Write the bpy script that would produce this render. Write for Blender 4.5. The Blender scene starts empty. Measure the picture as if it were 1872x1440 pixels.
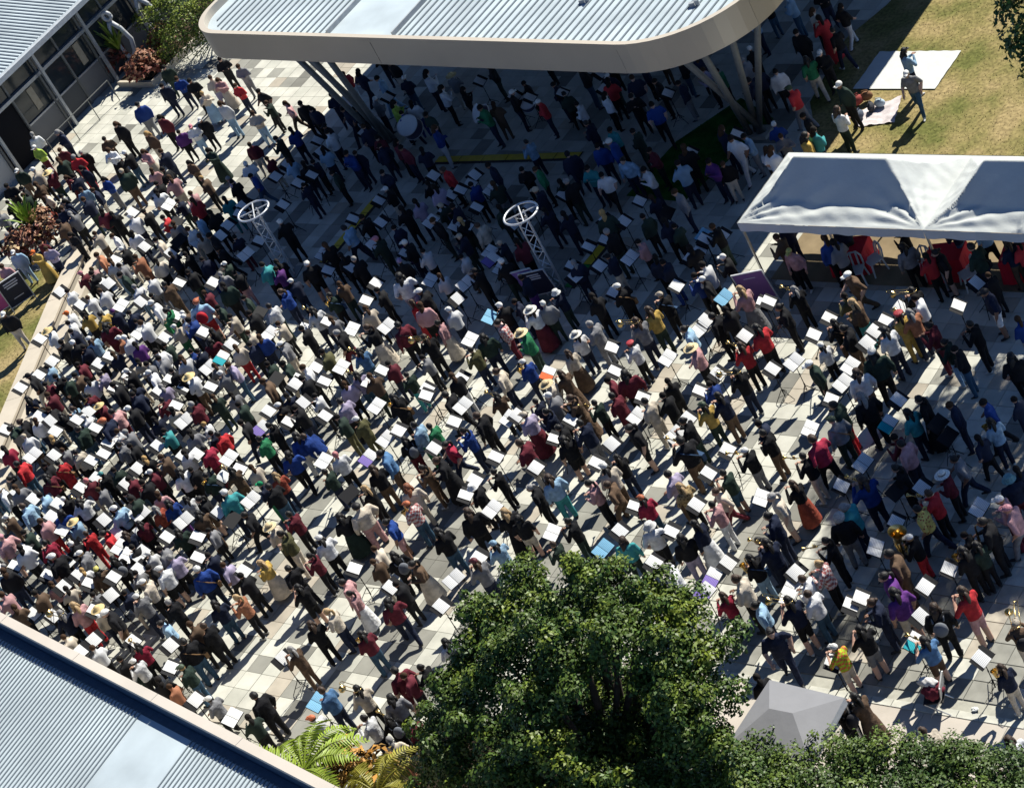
import bpy, bmesh, math, random
import numpy as np
from mathutils import Vector, Matrix, Euler
R_ = math.radians
rng = random.Random(7)
nrng = np.random.default_rng(11)
SC = bpy.context.scene
COL = SC.collection

# ------------------------------------------------------------------ camera
CAM_POS = np.array([45.8, -35.9, 38.11])
CR = np.array([[0.8141361229, 0.4603906586, -0.3538683581],
               [0.0648019597, -0.6776384439, -0.7325345353],
               [-0.5770468607, 0.5734514634, -0.5815241524]])     # world -> camera (x right, y down, z forward)
FPX, PPX, PPY, PW, PH = 4538.18, 1410.61, 679.36, 1872.0, 1440.0
cam = bpy.data.cameras.new('camera'); cam_ob = bpy.data.objects.new('camera', cam); COL.objects.link(cam_ob)
cam.sensor_fit = 'HORIZONTAL'; cam.sensor_width = 36.0; cam.lens = 36.0*FPX/PW
cam.shift_x = -(PPX-PW/2)/PW; cam.shift_y = (PPY-PH/2)/PW
cam.clip_start = 1.0; cam.clip_end = 2000.0
m = Matrix([list(CR[0]), list(-CR[1]), list(-CR[2])]).transposed().to_4x4()
m.translation = Vector(CAM_POS); cam_ob.matrix_world = m
SC.camera = cam_ob

# ------------------------------------------------------------------ light
SUN_EL, SUN_AZ = 44.0, 85.0            # azimuth counted from +X towards +Y
world = bpy.data.worlds.new('World'); SC.world = world; world.use_nodes = True
wn = world.node_tree.nodes; wl = world.node_tree.links
bg = wn['Background']
sky = wn.new('ShaderNodeTexSky'); sky.sky_type = 'NISHITA'; sky.sun_disc = False
sky.sun_elevation = R_(SUN_EL); sky.sun_rotation = R_(90-SUN_AZ); sky.air_density = 0.4; sky.dust_density = 0.0; sky.ozone_density = 3.0
wl.new(sky.outputs[0], bg.inputs[0]); bg.inputs[1].default_value = 0.095
sd = bpy.data.lights.new('sun', 'SUN'); sd.energy = 5.0; sd.angle = R_(0.53); sd.color = (1.0, 0.92, 0.765)
so = bpy.data.objects.new('sun', sd); COL.objects.link(so); so.location = (0, 30, 40)
sdir = Vector((math.cos(R_(SUN_AZ))*math.cos(R_(SUN_EL)), math.sin(R_(SUN_AZ))*math.cos(R_(SUN_EL)), math.sin(R_(SUN_EL))))
so.rotation_euler = sdir.to_track_quat('Z', 'Y').to_euler()
vs = SC.view_settings; vs.view_transform = 'Standard'; vs.look = 'None'; vs.gamma = 1.0; vs.use_curve_mapping = False; vs.exposure = 0.72
vs.use_white_balance = True; vs.white_balance_temperature = 6000.0
SC.render.engine = 'CYCLES'
SC.cycles.max_bounces = 4; SC.cycles.diffuse_bounces = 1; SC.cycles.transparent_max_bounces = 4

# ------------------------------------------------------------------ pixel -> ground helper (real positions of what the photograph shows)
def at(px, py, h=0.0):
    d = CR.T @ np.array([(px-PPX)/FPX, (py-PPY)/FPX, 1.0])
    t = (h-CAM_POS[2])/d[2]
    p = CAM_POS+t*d
    return Vector((p[0], p[1], h))
def to_px(P):
    c = CR @ (np.array(P, float)-CAM_POS)
    return PPX+FPX*c[0]/c[2], PPY+FPX*c[1]/c[2], c[2]

# ------------------------------------------------------------------ materials
MATS = {}
def new_mat(name, rough=0.7, spec=0.3, metal=0.0):
    mt = bpy.data.materials.new(name); mt.use_nodes = True
    nt = mt.node_tree; b = nt.nodes['Principled BSDF']
    b.inputs['Roughness'].default_value = rough; b.inputs['Specular IOR Level'].default_value = spec; b.inputs['Metallic'].default_value = metal
    MATS[name] = mt
    return mt, nt, b
def noise_col(nt, src, scale, amt, coord='Object', detail=4.0, dark=True):
    """multiply a colour socket by grain noise"""
    tc = nt.nodes.new('ShaderNodeTexCoord'); nz = nt.nodes.new('ShaderNodeTexNoise')
    nz.inputs['Scale'].default_value = scale; nz.inputs['Detail'].default_value = detail
    nt.links.new(tc.outputs[coord], nz.inputs['Vector'])
    mr = nt.nodes.new('ShaderNodeMapRange'); mr.inputs[1].default_value = 0.3; mr.inputs[2].default_value = 0.7
    mr.inputs[3].default_value = 1-amt; mr.inputs[4].default_value = 1+amt*(0.6)
    nt.links.new(nz.outputs[0], mr.inputs[0])
    mx = nt.nodes.new('ShaderNodeMix'); mx.data_type = 'RGBA'; mx.blend_type = 'MULTIPLY'; mx.inputs[0].default_value = 1.0
    nt.links.new(src, mx.inputs[6]); nt.links.new(mr.outputs[0], mx.inputs[7])
    return mx.outputs[2]
def bump(nt, b, scale, strength, coord='Object', dist=0.02):
    tc = nt.nodes.new('ShaderNodeTexCoord'); nz = nt.nodes.new('ShaderNodeTexNoise'); nz.inputs['Scale'].default_value = scale; nz.inputs['Detail'].default_value = 3
    nt.links.new(tc.outputs[coord], nz.inputs['Vector'])
    bp = nt.nodes.new('ShaderNodeBump'); bp.inputs['Strength'].default_value = strength; bp.inputs['Distance'].default_value = dist
    nt.links.new(nz.outputs[0], bp.inputs['Height']); nt.links.new(bp.outputs[0], b.inputs['Normal'])
def solid(name, col, rough=0.7, spec=0.3, metal=0.0, nscale=6.0, namt=0.15, bscale=0, bstr=0.2, coord='Object'):
    if name in MATS: return MATS[name]
    mt, nt, b = new_mat(name, rough, spec, metal)
    rgb = nt.nodes.new('ShaderNodeRGB'); rgb.outputs[0].default_value = (*col, 1)
    out = noise_col(nt, rgb.outputs[0], nscale, namt, coord) if namt else rgb.outputs[0]
    nt.links.new(out, b.inputs['Base Color'])
    if bscale: bump(nt, b, bscale, bstr, coord)
    return mt
def attr_mat(name, attr, kind, rough=0.8, spec=0.25, nscale=9.0, namt=0.25, bscale=0, bstr=0.3, coord='Object', pattern=False, trans=0.0):
    mt, nt, b = new_mat(name, rough, spec)
    a = nt.nodes.new('ShaderNodeAttribute'); a.attribute_type = kind; a.attribute_name = attr
    src = a.outputs['Color']
    if pattern:                        # checks / stripes / dots woven into the cloth, switched by the person's own property
        pa = nt.nodes.new('ShaderNodeAttribute'); pa.attribute_type = 'OBJECT'; pa.attribute_name = 'weave'
        tc = nt.nodes.new('ShaderNodeTexCoord')
        ck = nt.nodes.new('ShaderNodeTexChecker'); ck.inputs['Scale'].default_value = 14.0
        vo = nt.nodes.new('ShaderNodeTexVoronoi'); vo.inputs['Scale'].default_value = 15.0
        nt.links.new(tc.outputs['Object'], ck.inputs['Vector']); nt.links.new(tc.outputs['Object'], vo.inputs['Vector'])
        lt = nt.nodes.new('ShaderNodeMath'); lt.operation = 'LESS_THAN'; lt.inputs[1].default_value = 0.33; nt.links.new(vo.outputs['Distance'], lt.inputs[0])
        is1 = nt.nodes.new('ShaderNodeMath'); is1.operation = 'COMPARE'; is1.inputs[1].default_value = 1.0; is1.inputs[2].default_value = 0.2; nt.links.new(pa.outputs['Fac'], is1.inputs[0])
        is2 = nt.nodes.new('ShaderNodeMath'); is2.operation = 'COMPARE'; is2.inputs[1].default_value = 2.0; is2.inputs[2].default_value = 0.2; nt.links.new(pa.outputs['Fac'], is2.inputs[0])
        m1 = nt.nodes.new('ShaderNodeMath'); m1.operation = 'MULTIPLY'; nt.links.new(is1.outputs[0], m1.inputs[0]); nt.links.new(ck.outputs['Fac'], m1.inputs[1])
        m2 = nt.nodes.new('ShaderNodeMath'); m2.operation = 'MULTIPLY'; nt.links.new(is2.outputs[0], m2.inputs[0]); nt.links.new(lt.outputs[0], m2.inputs[1])
        ad = nt.nodes.new('ShaderNodeMath'); ad.operation = 'ADD'; nt.links.new(m1.outputs[0], ad.inputs[0]); nt.links.new(m2.outputs[0], ad.inputs[1])
        c2 = nt.nodes.new('ShaderNodeAttribute'); c2.attribute_type = 'OBJECT'; c2.attribute_name = 'weave_color'
        mx = nt.nodes.new('ShaderNodeMix'); mx.data_type = 'RGBA'
        nt.links.new(ad.outputs[0], mx.inputs[0]); nt.links.new(src, mx.inputs[6]); nt.links.new(c2.outputs['Color'], mx.inputs[7])
        src = mx.outputs[2]
    if namt: src = noise_col(nt, src, nscale, namt, coord)
    nt.links.new(src, b.inputs['Base Color'])
    if bscale: bump(nt, b, bscale, bstr, coord, 0.03)
    return mt

# ------------------------------------------------------------------ mesh builder
class MB:
    def __init__(s): s.v = []; s.f = []; s.m = []; s.t = []
    def add(s, vs, fs, mi=0, tint=None):
        o = len(s.v); s.v += [tuple(v) for v in vs]
        for f in fs: s.f.append(tuple(i+o for i in f)); s.m.append(mi); s.t.append(tint)
        return s
    def box(s, c, size, rot=None, mi=0, tint=None):
        x, y, z = (k/2 for k in size); V = [Vector((a*x, b*y, d*z)) for d in (-1, 1) for a, b in ((-1, -1), (1, -1), (1, 1), (-1, 1))]
        if rot is not None:
            rm = rot if isinstance(rot, Matrix) else Euler(rot).to_matrix()
            V = [rm @ v for v in V]
        c = Vector(c)
        return s.add([v+c for v in V], [(3, 2, 1, 0), (4, 5, 6, 7), (0, 1, 5, 4), (1, 2, 6, 5), (2, 3, 7, 6), (3, 0, 4, 7)], mi, tint)
    def bar(s, p, q, w, d=None, mi=0):
        p = Vector(p); q = Vector(q); k = q-p; L = k.length
        if L < 1e-6: return s
        rm = k.to_track_quat('Z', 'Y').to_matrix()
        return s.box((p+q)/2, (w, d or w, L), rm, mi)
    def tube(s, pts, rad, n=8, mi=0, cap=True, flat=1.0, tint=None):
        pts = [Vector(p) for p in pts]; N = len(pts)
        rads = list(rad) if isinstance(rad, (list, tuple)) else [rad]*N
        rings = []
        up = None
        for i, p in enumerate(pts):
            d = (pts[min(i+1, N-1)]-pts[max(i-1, 0)]).normalized()
            if up is None: up = d.orthogonal().normalized()
            a = (up-d*up.dot(d)).normalized(); up = a; b = d.cross(a)
            rings.append([p+rads[i]*(math.cos(t)*a+flat*math.sin(t)*b) for t in (2*math.pi*k/n for k in range(n))])
        V = [v for r in rings for v in r]; F = []
        for i in range(N-1):
            for k in range(n): F.append((i*n+k, i*n+(k+1) % n, (i+1)*n+(k+1) % n, (i+1)*n+k))
        if cap: F.append(tuple(range(n-1, -1, -1))); F.append(tuple((N-1)*n+k for k in range(n)))
        return s.add(V, F, mi, tint)
    def ell(s, c, r, nu=12, nv=8, mi=0, rot=None, v0=0.0, v1=1.0, tint=None, fn=None):
        c = Vector(c); V = []; F = []
        for j in range(nv+1):
            th = math.pi*(v0+(v1-v0)*j/nv)
            for i in range(nu):
                ph = 2*math.pi*i/nu
                p = Vector((r[0]*math.sin(th)*math.cos(ph), r[1]*math.sin(th)*math.sin(ph), r[2]*math.cos(th)))
                if fn: p = fn(p)
                if rot is not None: p = rot @ p
                V.append(p+c)
        for j in range(nv):
            for i in range(nu): F.append((j*nu+i, (j+1)*nu+i, (j+1)*nu+(i+1) % nu, j*nu+(i+1) % nu))
        if v0 > 0: F.append(tuple(range(nu)))
        if v1 < 1: F.append(tuple(nv*nu+i for i in range(nu-1, -1, -1)))
        return s.add(V, F, mi, tint)
    def lathe(s, prof, c=(0, 0, 0), n=16, mi=0, rot=None, tint=None):
        c = Vector(c); V = []; F = []
        for r, z in prof:
            for i in range(n):
                p = Vector((r*math.cos(2*math.pi*i/n), r*math.sin(2*math.pi*i/n), z))
                V.append((rot @ p if rot is not None else p)+c)
        for j in range(len(prof)-1):
            for i in range(n): F.append((j*n+i, j*n+(i+1) % n, (j+1)*n+(i+1) % n, (j+1)*n+i))
        return s.add(V, F, mi, tint)
    def prism(s, poly, z0, z1, mi=0, tint=None):
        n = len(poly); V = [(x, y, z0) for x, y in poly]+[(x, y, z1) for x, y in poly]
        F = [tuple(range(n-1, -1, -1)), tuple(range(n, 2*n))]+[(i, (i+1) % n, n+(i+1) % n, n+i) for i in range(n)]
        return s.add(V, F, mi, tint)
    def mesh(s, name, mats, smooth=False):
        me = bpy.data.meshes.new(name); me.from_pydata(s.v, [], s.f)
        for mt in (mats if isinstance(mats, (list, tuple)) else [mats]): me.materials.append(mt)
        me.polygons.foreach_set('material_index', s.m)
        if smooth: me.polygons.foreach_set('use_smooth', [True]*len(s.f))
        if any(t is not None for t in s.t):
            at_ = me.attributes.new('tint', 'FLOAT_COLOR', 'FACE')
            arr = np.array([(*(t or (0.5, 0.5, 0.5)), 1.0) for t in s.t], dtype=np.float32); at_.data.foreach_set('color', arr.ravel())
        me.update()
        return me
    def build(s, name, mats, parent=None, smooth=False, loc=None, rz=0.0):
        return link(name, s.mesh(name, mats, smooth), parent, loc, rz)
def link(name, me, parent=None, loc=None, rz=0.0):
    o = bpy.data.objects.new(name, me); COL.objects.link(o)
    if parent: o.parent = parent
    if loc is not None: o.location = loc
    if rz: o.rotation_euler = (0, 0, rz)
    return o
def thing(name, label, cat, loc=(0, 0, 0), rz=0.0, group=None):
    o = bpy.data.objects.new(name, None); COL.objects.link(o); o.empty_display_size = 0.2
    o.location = loc; o.rotation_euler = (0, 0, rz); o['label'] = label; o['category'] = cat
    if group: o['group'] = group
    return o
def tag(o, label, cat, group=None):
    o['label'] = label; o['category'] = cat
    if group: o['group'] = group
    return o
def struct(o): o['kind'] = 'structure'; return o
def stuff(o, label=None):
    o['kind'] = 'stuff'
    if label: o['label'] = label
    return o

# ------------------------------------------------------------------ ground, paving
def paving_mat(name, col):
    return solid(name, col, 0.85, 0.2, nscale=2.3, namt=0.22, bscale=60, bstr=0.15)
M_CONC = solid('concrete', (0.40, 0.37, 0.31), 0.9, 0.2, nscale=0.9, namt=0.18, bscale=40, bstr=0.15)
g = MB(); g.add([(-250, -250, -0.06), (250, -250, -0.06), (250, 250, -0.06), (-250, 250, -0.06)], [(0, 1, 2, 3)])
struct(g.build('ground', solid('ground_soil', (0.16, 0.14, 0.10), 0.95, 0.1, nscale=0.4, namt=0.3)))
TONES = {'light': (0.54, 0.53, 0.46), 'pale': (0.48, 0.475, 0.41), 'grey': (0.20, 0.195, 0.17), 'mid': (0.275, 0.27, 0.235), 'beige': (0.43, 0.385, 0.31)}
PM = {k: paving_mat('paver_'+k, v) for k, v in TONES.items()}
M_BED = solid('mortar_bed', (0.40, 0.39, 0.33), 0.95, 0.1)
bed = MB(); bed.box((-10.5, 4.0, -0.035), (66, 34, 0.04)); pavement = struct(bed.build('pavement', M_BED))
TS = 0.56
tiles = []
prng = random.Random(21)
def region_tone(x, y):
    return None
# big rectangles of darker pavers, laid as runs of one to six stones
dark_runs = []
for _ in range(470):
    x0 = prng.uniform(-43, 22); y0 = prng.uniform(-13, 21)
    rbr = x0 > 9 and y0 < 3
    L = prng.choice((1, 1, 2, 2, 3, 4)) + (2 if rbr else 0); W = prng.choice((1, 1, 1, 2))
    dark_runs.append((int(x0//TS), int(y0//TS), W, L, prng.choice(('grey', 'grey', 'mid', 'mid', 'beige'))))
dark = {}
for i, j, W, L, t in dark_runs:
    for a in range(W):
        for b in range(L): dark[(i+a, j+b)] = t
BORDER_Y = -8.24
for i in range(-77, 40):
    for j in range(-24, 37):
        x = (i+.5)*TS; y = (j+.5)*TS
        if y < BORDER_Y+TS/2 and x > 9.0: continue
        if y < -12.2: continue
        t = dark.get((i, j))
        if t is None: t = prng.choices(('light', 'pale', 'beige', 'mid'), (0.60, 0.24, 0.06, 0.10))[0]
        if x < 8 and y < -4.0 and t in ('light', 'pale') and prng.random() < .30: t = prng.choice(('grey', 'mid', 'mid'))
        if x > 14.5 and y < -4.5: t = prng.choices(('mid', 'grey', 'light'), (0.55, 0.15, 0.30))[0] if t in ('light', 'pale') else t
        u, v, dp = to_px((x, y, 0))
        if not (-60 < u < 1932 and -60 < v < 1500): continue
        tiles.append((dp, x, y, t))
# the visible edge course of pale stones along the plaza's end
for k in range(24):
    x = 9.3+k*0.56
    tiles.append((0.0, x, BORDER_Y-0.0, 'edge'))
tiles.sort()
tile_mesh = {}
def tile_me(t, sx, sy):
    k = (t, sx, sy)
    if k not in tile_mesh:
        b = MB(); h = 0.012
        c = 0.008
        V = [(-sx/2, -sy/2, -0.02), (sx/2, -sy/2, -0.02), (sx/2, sy/2, -0.02), (-sx/2, sy/2, -0.02), (-sx/2, -sy/2, h-c), (sx/2, -sy/2, h-c), (sx/2, sy/2, h-c), (-sx/2, sy/2, h-c),
             (-sx/2+c, -sy/2+c, h), (sx/2-c, -sy/2+c, h), (sx/2-c, sy/2-c, h), (-sx/2+c, sy/2-c, h)]
        b.add(V, [(0, 1, 5, 4), (1, 2, 6, 5), (2, 3, 7, 6), (3, 0, 4, 7), (4, 5, 9, 8), (5, 6, 10, 9), (6, 7, 11, 10), (7, 4, 8, 11), (8, 9, 10, 11)])
        tile_mesh[k] = b.mesh('paver', PM['light' if t == 'edge' else t])
    return tile_mesh[k]
rest = MB()
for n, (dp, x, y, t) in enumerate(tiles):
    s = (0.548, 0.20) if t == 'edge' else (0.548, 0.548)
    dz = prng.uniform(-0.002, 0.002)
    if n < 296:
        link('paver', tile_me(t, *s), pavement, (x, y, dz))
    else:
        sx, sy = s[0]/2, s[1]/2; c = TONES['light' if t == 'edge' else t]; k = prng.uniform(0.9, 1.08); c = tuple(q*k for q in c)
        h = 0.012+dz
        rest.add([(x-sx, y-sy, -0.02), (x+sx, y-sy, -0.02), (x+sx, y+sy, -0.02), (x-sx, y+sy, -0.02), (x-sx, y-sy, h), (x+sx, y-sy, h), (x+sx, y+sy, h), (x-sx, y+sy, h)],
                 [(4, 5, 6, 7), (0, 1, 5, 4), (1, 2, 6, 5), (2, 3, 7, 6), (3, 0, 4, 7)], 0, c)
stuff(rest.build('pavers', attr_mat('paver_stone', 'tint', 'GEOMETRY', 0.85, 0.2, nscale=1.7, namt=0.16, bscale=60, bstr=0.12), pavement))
# concrete path past the edge course, with sawn joints between its slabs
path = thing('path', 'x', 'x'); del path['label']; del path['category']; path['kind'] = 'structure'
M_PATH = solid('path_concrete', (0.50, 0.45, 0.385), 0.9, 0.2, nscale=0.7, namt=0.2, bscale=50, bstr=0.12)
for k in range(9):
    b = MB(); b.box((10.4+k*2.1, BORDER_Y-0.115-1.3, -0.03), (2.08, 2.6, 0.06)); b.build('slab', M_PATH, path)

# lawn, with short blades
def grass_mat():
    mt, nt, b = new_mat('lawn_grass', 0.95, 0.1)
    tc = nt.nodes.new('ShaderNodeTexCoord'); n1 = nt.nodes.new('ShaderNodeTexNoise'); n1.inputs['Scale'].default_value = 0.55; n1.inputs['Detail'].default_value = 8
    nt.links.new(tc.outputs['Object'], n1.inputs[0])
    cr = nt.nodes.new('ShaderNodeValToRGB'); cr.color_ramp.elements[0].position = 0.36; cr.color_ramp.elements[0].color = (0.135, 0.14, 0.04, 1)
    cr.color_ramp.elements[1].position = 0.62; cr.color_ramp.elements[1].color = (0.33, 0.255, 0.12, 1)
    e = cr.color_ramp.elements.new(0.5); e.color = (0.245, 0.205, 0.08, 1)
    nt.links.new(n1.outputs[0], cr.inputs[0])
    nt.links.new(noise_col(nt, cr.outputs[0], 9.0, 0.4), b.inputs['Base Color'])
    return mt
M_GRASS = grass_mat()
def lawn(poly, z, nbl, seed, mat=None):
    M_G = mat or M_GRASS; b = MB(); b.prism(poly, z-0.05, z); o = struct(b.build('lawn', M_G))
    r = random.Random(seed); xs = [p[0] for p in poly]; ys = [p[1] for p in poly]; gb = MB()
    def inside(x, y):
        c = False; n = len(poly)
        for i in range(n):
            x1, y1 = poly[i]; x2, y2 = poly[(i+1) % n]
            if (y1 > y) != (y2 > y) and x < (x2-x1)*(y-y1)/(y2-y1)+x1: c = not c
        return c
    k = 0
    while k < nbl:
        x = r.uniform(min(xs), max(xs)); y = r.uniform(min(ys), max(ys)); k += 1
        if not inside(x, y): continue
        a = r.uniform(0, 6.28); w = r.uniform(.008, .02); h = r.uniform(.015, .03); lean = r.uniform(-.03, .03)
        gb.add([(x-w*math.cos(a), y-w*math.sin(a), z), (x+w*math.cos(a), y+w*math.sin(a), z), (x-lean*math.sin(a), y+lean*math.cos(a), z+h)], [(0, 1, 2)])
    stuff(gb.build('grass', M_G))
LAWN_R = [(4.4, 11.0), (2.9, 13.2), (2.5, 16.4), (3.1, 18.1), (4.2, 24), (24, 24), (24, 9.3), (5.2, 9.3)]
lawn(LAWN_R, 0.02, 26000, 1)
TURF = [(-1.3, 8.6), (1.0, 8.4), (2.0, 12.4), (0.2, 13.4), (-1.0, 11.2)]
lawn(TURF, 0.02, 9000, 2, solid('green_turf', (0.035, 0.12, 0.02), .95, .1, nscale=2, namt=.4))      # turf island under the canopy, greener than the tan lawns
lawn([(-30, -4.6), (-17.95, -4.6), (-21.35, 2.2), (-22.2, 4.0), (-30, 2.8)], 0.02, 9000, 3)
# ------------------------------------------------------------------ low wall and step at the left lawn
M_CAP = solid('wall_cap', (0.52, 0.46, 0.37), 0.85, 0.25, nscale=1.2, namt=0.12, bscale=60, bstr=0.1)
M_JOINT = solid('wall_shadow_gap', (0.10, 0.09, 0.08), 0.9, 0.1)
w = thing('retaining_wall', 'low pale concrete seat wall between the left lawn and the packed band', 'wall', (0, 0, 0))
wp = [Vector((-22.3, 4.5)), Vector((-21.1, 1.95)), Vector((-17.5, -4.9)), Vector((-15.6, -8.4))]
def offs(a, b, d):
    n = (b-a).normalized(); n = Vector((n.y, -n.x)); return a-n*d, b-n*d
wall_seg = [(wp[0], wp[1]), (wp[1], wp[2]), (wp[2], wp[3])]
for k, (a, b) in enumerate(wall_seg):
    nseg = max(1, int((b-a).length/2.0)); d = (b-a).normalized(); nn = Vector((-d.y, d.x)); ang = math.atan2(d.y, d.x)
    for q in range(nseg):
        p = a+(b-a)*((q+.5)/nseg); L = (b-a).length/nseg-0.012
        mb = MB(); mb.box((p.x, p.y, 0.42), (L, 0.62, 0.08), (0, 0, ang)); mb.build('cap', M_CAP, w)
        mb = MB(); mb.box((p.x, p.y, 0.19), (L+.012, 0.52, 0.38), (0, 0, ang)); mb.build('base', M_CAP, w)
        c = p+nn*0.0+Vector((d.y, -d.x))*(-0.0)
        side = Vector((-d.y, d.x)) if k != 99 else nn
        s_ = p+side*0.60
        mb = MB(); mb.box((s_.x, s_.y, 0.12), (L, 0.46, 0.24), (0, 0, ang)); mb.build('step', M_CAP, w)

# ------------------------------------------------------------------ the big canopy with a rounded fascia
ZT, ZB = 6.2, 5.2
M_FASC = solid('fascia_champagne', (0.40, 0.345, 0.27), 0.38, 0.5, metal=0.25, nscale=0.5, namt=0.06)
M_RIM = solid('fascia_rim', (0.52, 0.46, 0.37), 0.45, 0.4, nscale=0.6, namt=0.06)
M_ROOF = solid('roof_white_metal', (0.46, 0.525, 0.56), 0.7, 0.2, nscale=0.6, namt=0.2)
M_GUT = solid('gutter_grey', (0.34, 0.36, 0.37), 0.6, 0.3)
M_SOFF = solid('soffit', (0.20, 0.20, 0.20), 0.8, 0.2)
M_STEEL = solid('painted_steel', (0.13, 0.135, 0.13), 0.5, 0.4)
def round_poly(pts, n=10):
    """polygon with rounded corners: (x, y, radius)"""
    out = []; N = len(pts)
    for i in range(N):
        p0 = Vector(pts[i-1][:2]); p1 = Vector(pts[i][:2]); p2 = Vector(pts[(i+1) % N][:2]); r = pts[i][2]
        a = (p0-p1).normalized(); b = (p2-p1).normalized(); half = math.acos(max(-1, min(1, a.dot(b))))/2
        t = r/math.tan(half); c = p1+(a+b).normalized()*(r/math.sin(half)); s = p1+a*t; e = p1+b*t
        a0 = math.atan2(s.y-c.y, s.x-c.x); a1 = math.atan2(e.y-c.y, e.x-c.x); da = (a1-a0+math.pi) % (2*math.pi)-math.pi
        for k in range(n+1): th = a0+da*k/n; out.append((c.x+r*math.cos(th), c.y+r*math.sin(th)))
    return out
canopy = thing('canopy', 'large flat shade canopy with rounded champagne fascia and white ribbed roof', 'canopy', (0, 0, 0))
def outline(ins): return round_poly([(-16.75+ins, 8.79+ins, 1.5-ins*.6), (5.35-ins, 7.60+ins, 3.3-ins*.8), (5.1-ins, 30.0-ins, 2.0), (-16.4+ins, 30.0-ins, 2.0)], 14)
O0, O1, O2 = outline(0.0), outline(0.16), outline(0.42)
n = len(O0)
# fascia split in panels with open seams
seams = [0, 8, 15, 20, 29, 44, 59]
# add intermediate points so that long straights have panels as well
def panel(pts, last):
    mb = MB(); k = len(pts)
    V = [(x, y, ZB) for x, y in pts]+[(x, y, ZT) for x, y in pts]
    F = [(i, i+1, k+i+1, k+i) for i in range(k-1)]
    mb.add(V, F); mb.build('fascia_panel', M_FASC, canopy, smooth=False)
def dens(poly):
    out = []
    for i in range(len(poly)):
        a = Vector(poly[i]); b = Vector(poly[(i+1) % len(poly)]); k = max(1, int((b-a).length/0.9))
        for q in range(k): out.append(tuple(a+(b-a)*(q/k)))
    return out
D0 = dens(O0); i0 = 0
front = [i for i, p in enumerate(D0)]
step = 11
for s in range(0, len(D0), step):
    pts = [D0[(s+k) % len(D0)] for k in range(min(step, len(D0)-s)+1)]
    a, b = Vector(pts[0]), Vector(pts[1]); pts[0] = tuple(a+(b-a)*0.02)
    panel(pts, False)
mb = MB()
mb.add([(x, y, ZT+.002) for x, y in O0]+[(x, y, ZT+.002) for x, y in O1], [(i, (i+1) % n, n+(i+1) % n, n+i) for i in range(n)])
mb.add([(x, y, ZT+.002) for x, y in O1]+[(x, y, ZT-.30) for x, y in O1], [(i, (i+1) % n, n+(i+1) % n, n+i) for i in range(n)])
mb.add([(x, y, ZB+.002) for x, y in O0]+[(x, y, ZB+.002) for x, y in O1], [(n+i, n+(i+1) % n, (i+1) % n, i) for i in range(n)])
mb.build('rim', M_RIM, canopy)
mb = MB(); mb.add([(x, y, ZB+0.12) for x, y in O1], [tuple(range(n-1, -1, -1))]); mb.build('soffit', M_SOFF, canopy)
mb = MB(); mb.add([(x, y, ZT-0.26) for x, y in O1], [tuple(range(n))]); roof = mb.build('roof', M_ROOF, canopy)
def inside_poly(x, y, poly):
    c = False; N = len(poly)
    for i in range(N):
        x1, y1 = poly[i]; x2, y2 = poly[(i+1) % N]
        if (y1 > y) != (y2 > y) and x < (x2-x1)*(y-y1)/(y2-y1)+x1: c = not c
    return c
ribm = {}
def span(x, poly):
    ys = []
    N = len(poly)
    for i in range(N):
        x1, y1 = poly[i]; x2, y2 = poly[(i+1) % N]
        if (x1 > x) != (x2 > x): ys.append(y1+(y2-y1)*(x-x1)/(x2-x1))
    return (min(ys), max(ys)) if len(ys) >= 2 else None
x = -16.1
M_RIBD = solid('roof_rib_seam_shade', (0.17, 0.20, 0.22), 0.5, 0.4, namt=0.1)  # dark grey puts the shadow lines of the seams into the rib colour
while x < 5.0:
    if not (-10.35 < x < -7.45):
        sp = span(x, O2)
        if sp and sp[1]-sp[0] > 1.0:
            mb = MB(); mb.box((x, (sp[0]+sp[1])/2, ZT-0.243), (0.055, sp[1]-sp[0]-.1, 0.03)); mb.build('rib', M_RIBD, roof)
    x += 0.295
for x, L in ((-10.35, 6.5), (-7.45, 6.5)):
    sp = span(x, O2); mb = MB(); mb.box((x, sp[0]+L/2, ZT-0.18), (0.05, L, 0.16)); mb.build('flashing', M_GUT, roof)
for x, y in ((-9.0, 11.3), (-8.7, 11.1), (-1.0, 10.2), (3.2, 9.9)):
    mb = MB(); mb.box((x, y, ZT-0.2), (0.16, 0.10, 0.12), (0, 0, .4)); mb.lathe([(0.07, 0), (0.07, .18), (0.0, .2)], (x+.16, y+.05, ZT-.26), 8); mb.build('roof_vent', M_GUT, roof)
# raking column clusters
for base, tops in ((Vector((1.85, 11.6, 0)), [(3.6, 9.0), (4.3, 9.7), (4.7, 10.7), (2.6, 8.9)]), (Vector((-12.9, 10.9, 0)), [(-13.3, 9.4), (-12.4, 9.25), (-11.6, 9.3), (-14.2, 10.2)]), (Vector((-12.5, 19.5, 0)), [(-13.5, 20.8), (-11.5, 20.8)]), (Vector((1.0, 19.5, 0)), [(2.5, 20.8), (-.5, 20.8)])):
    for k, (tx, ty) in enumerate(tops):
        mb = MB(); o = Vector(((k-1.5)*.16, (k % 2)*.14, 0)); mb.tube([base+o, Vector((tx, ty, ZB+.15))], [0.10, 0.105], 10); mb.build('column', M_STEEL, canopy, smooth=True)
    mb = MB(); mb.box(base+Vector((0, .05, .06)), (0.95, 0.6, 0.12)); mb.build('plinth', M_CONC, canopy)

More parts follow.
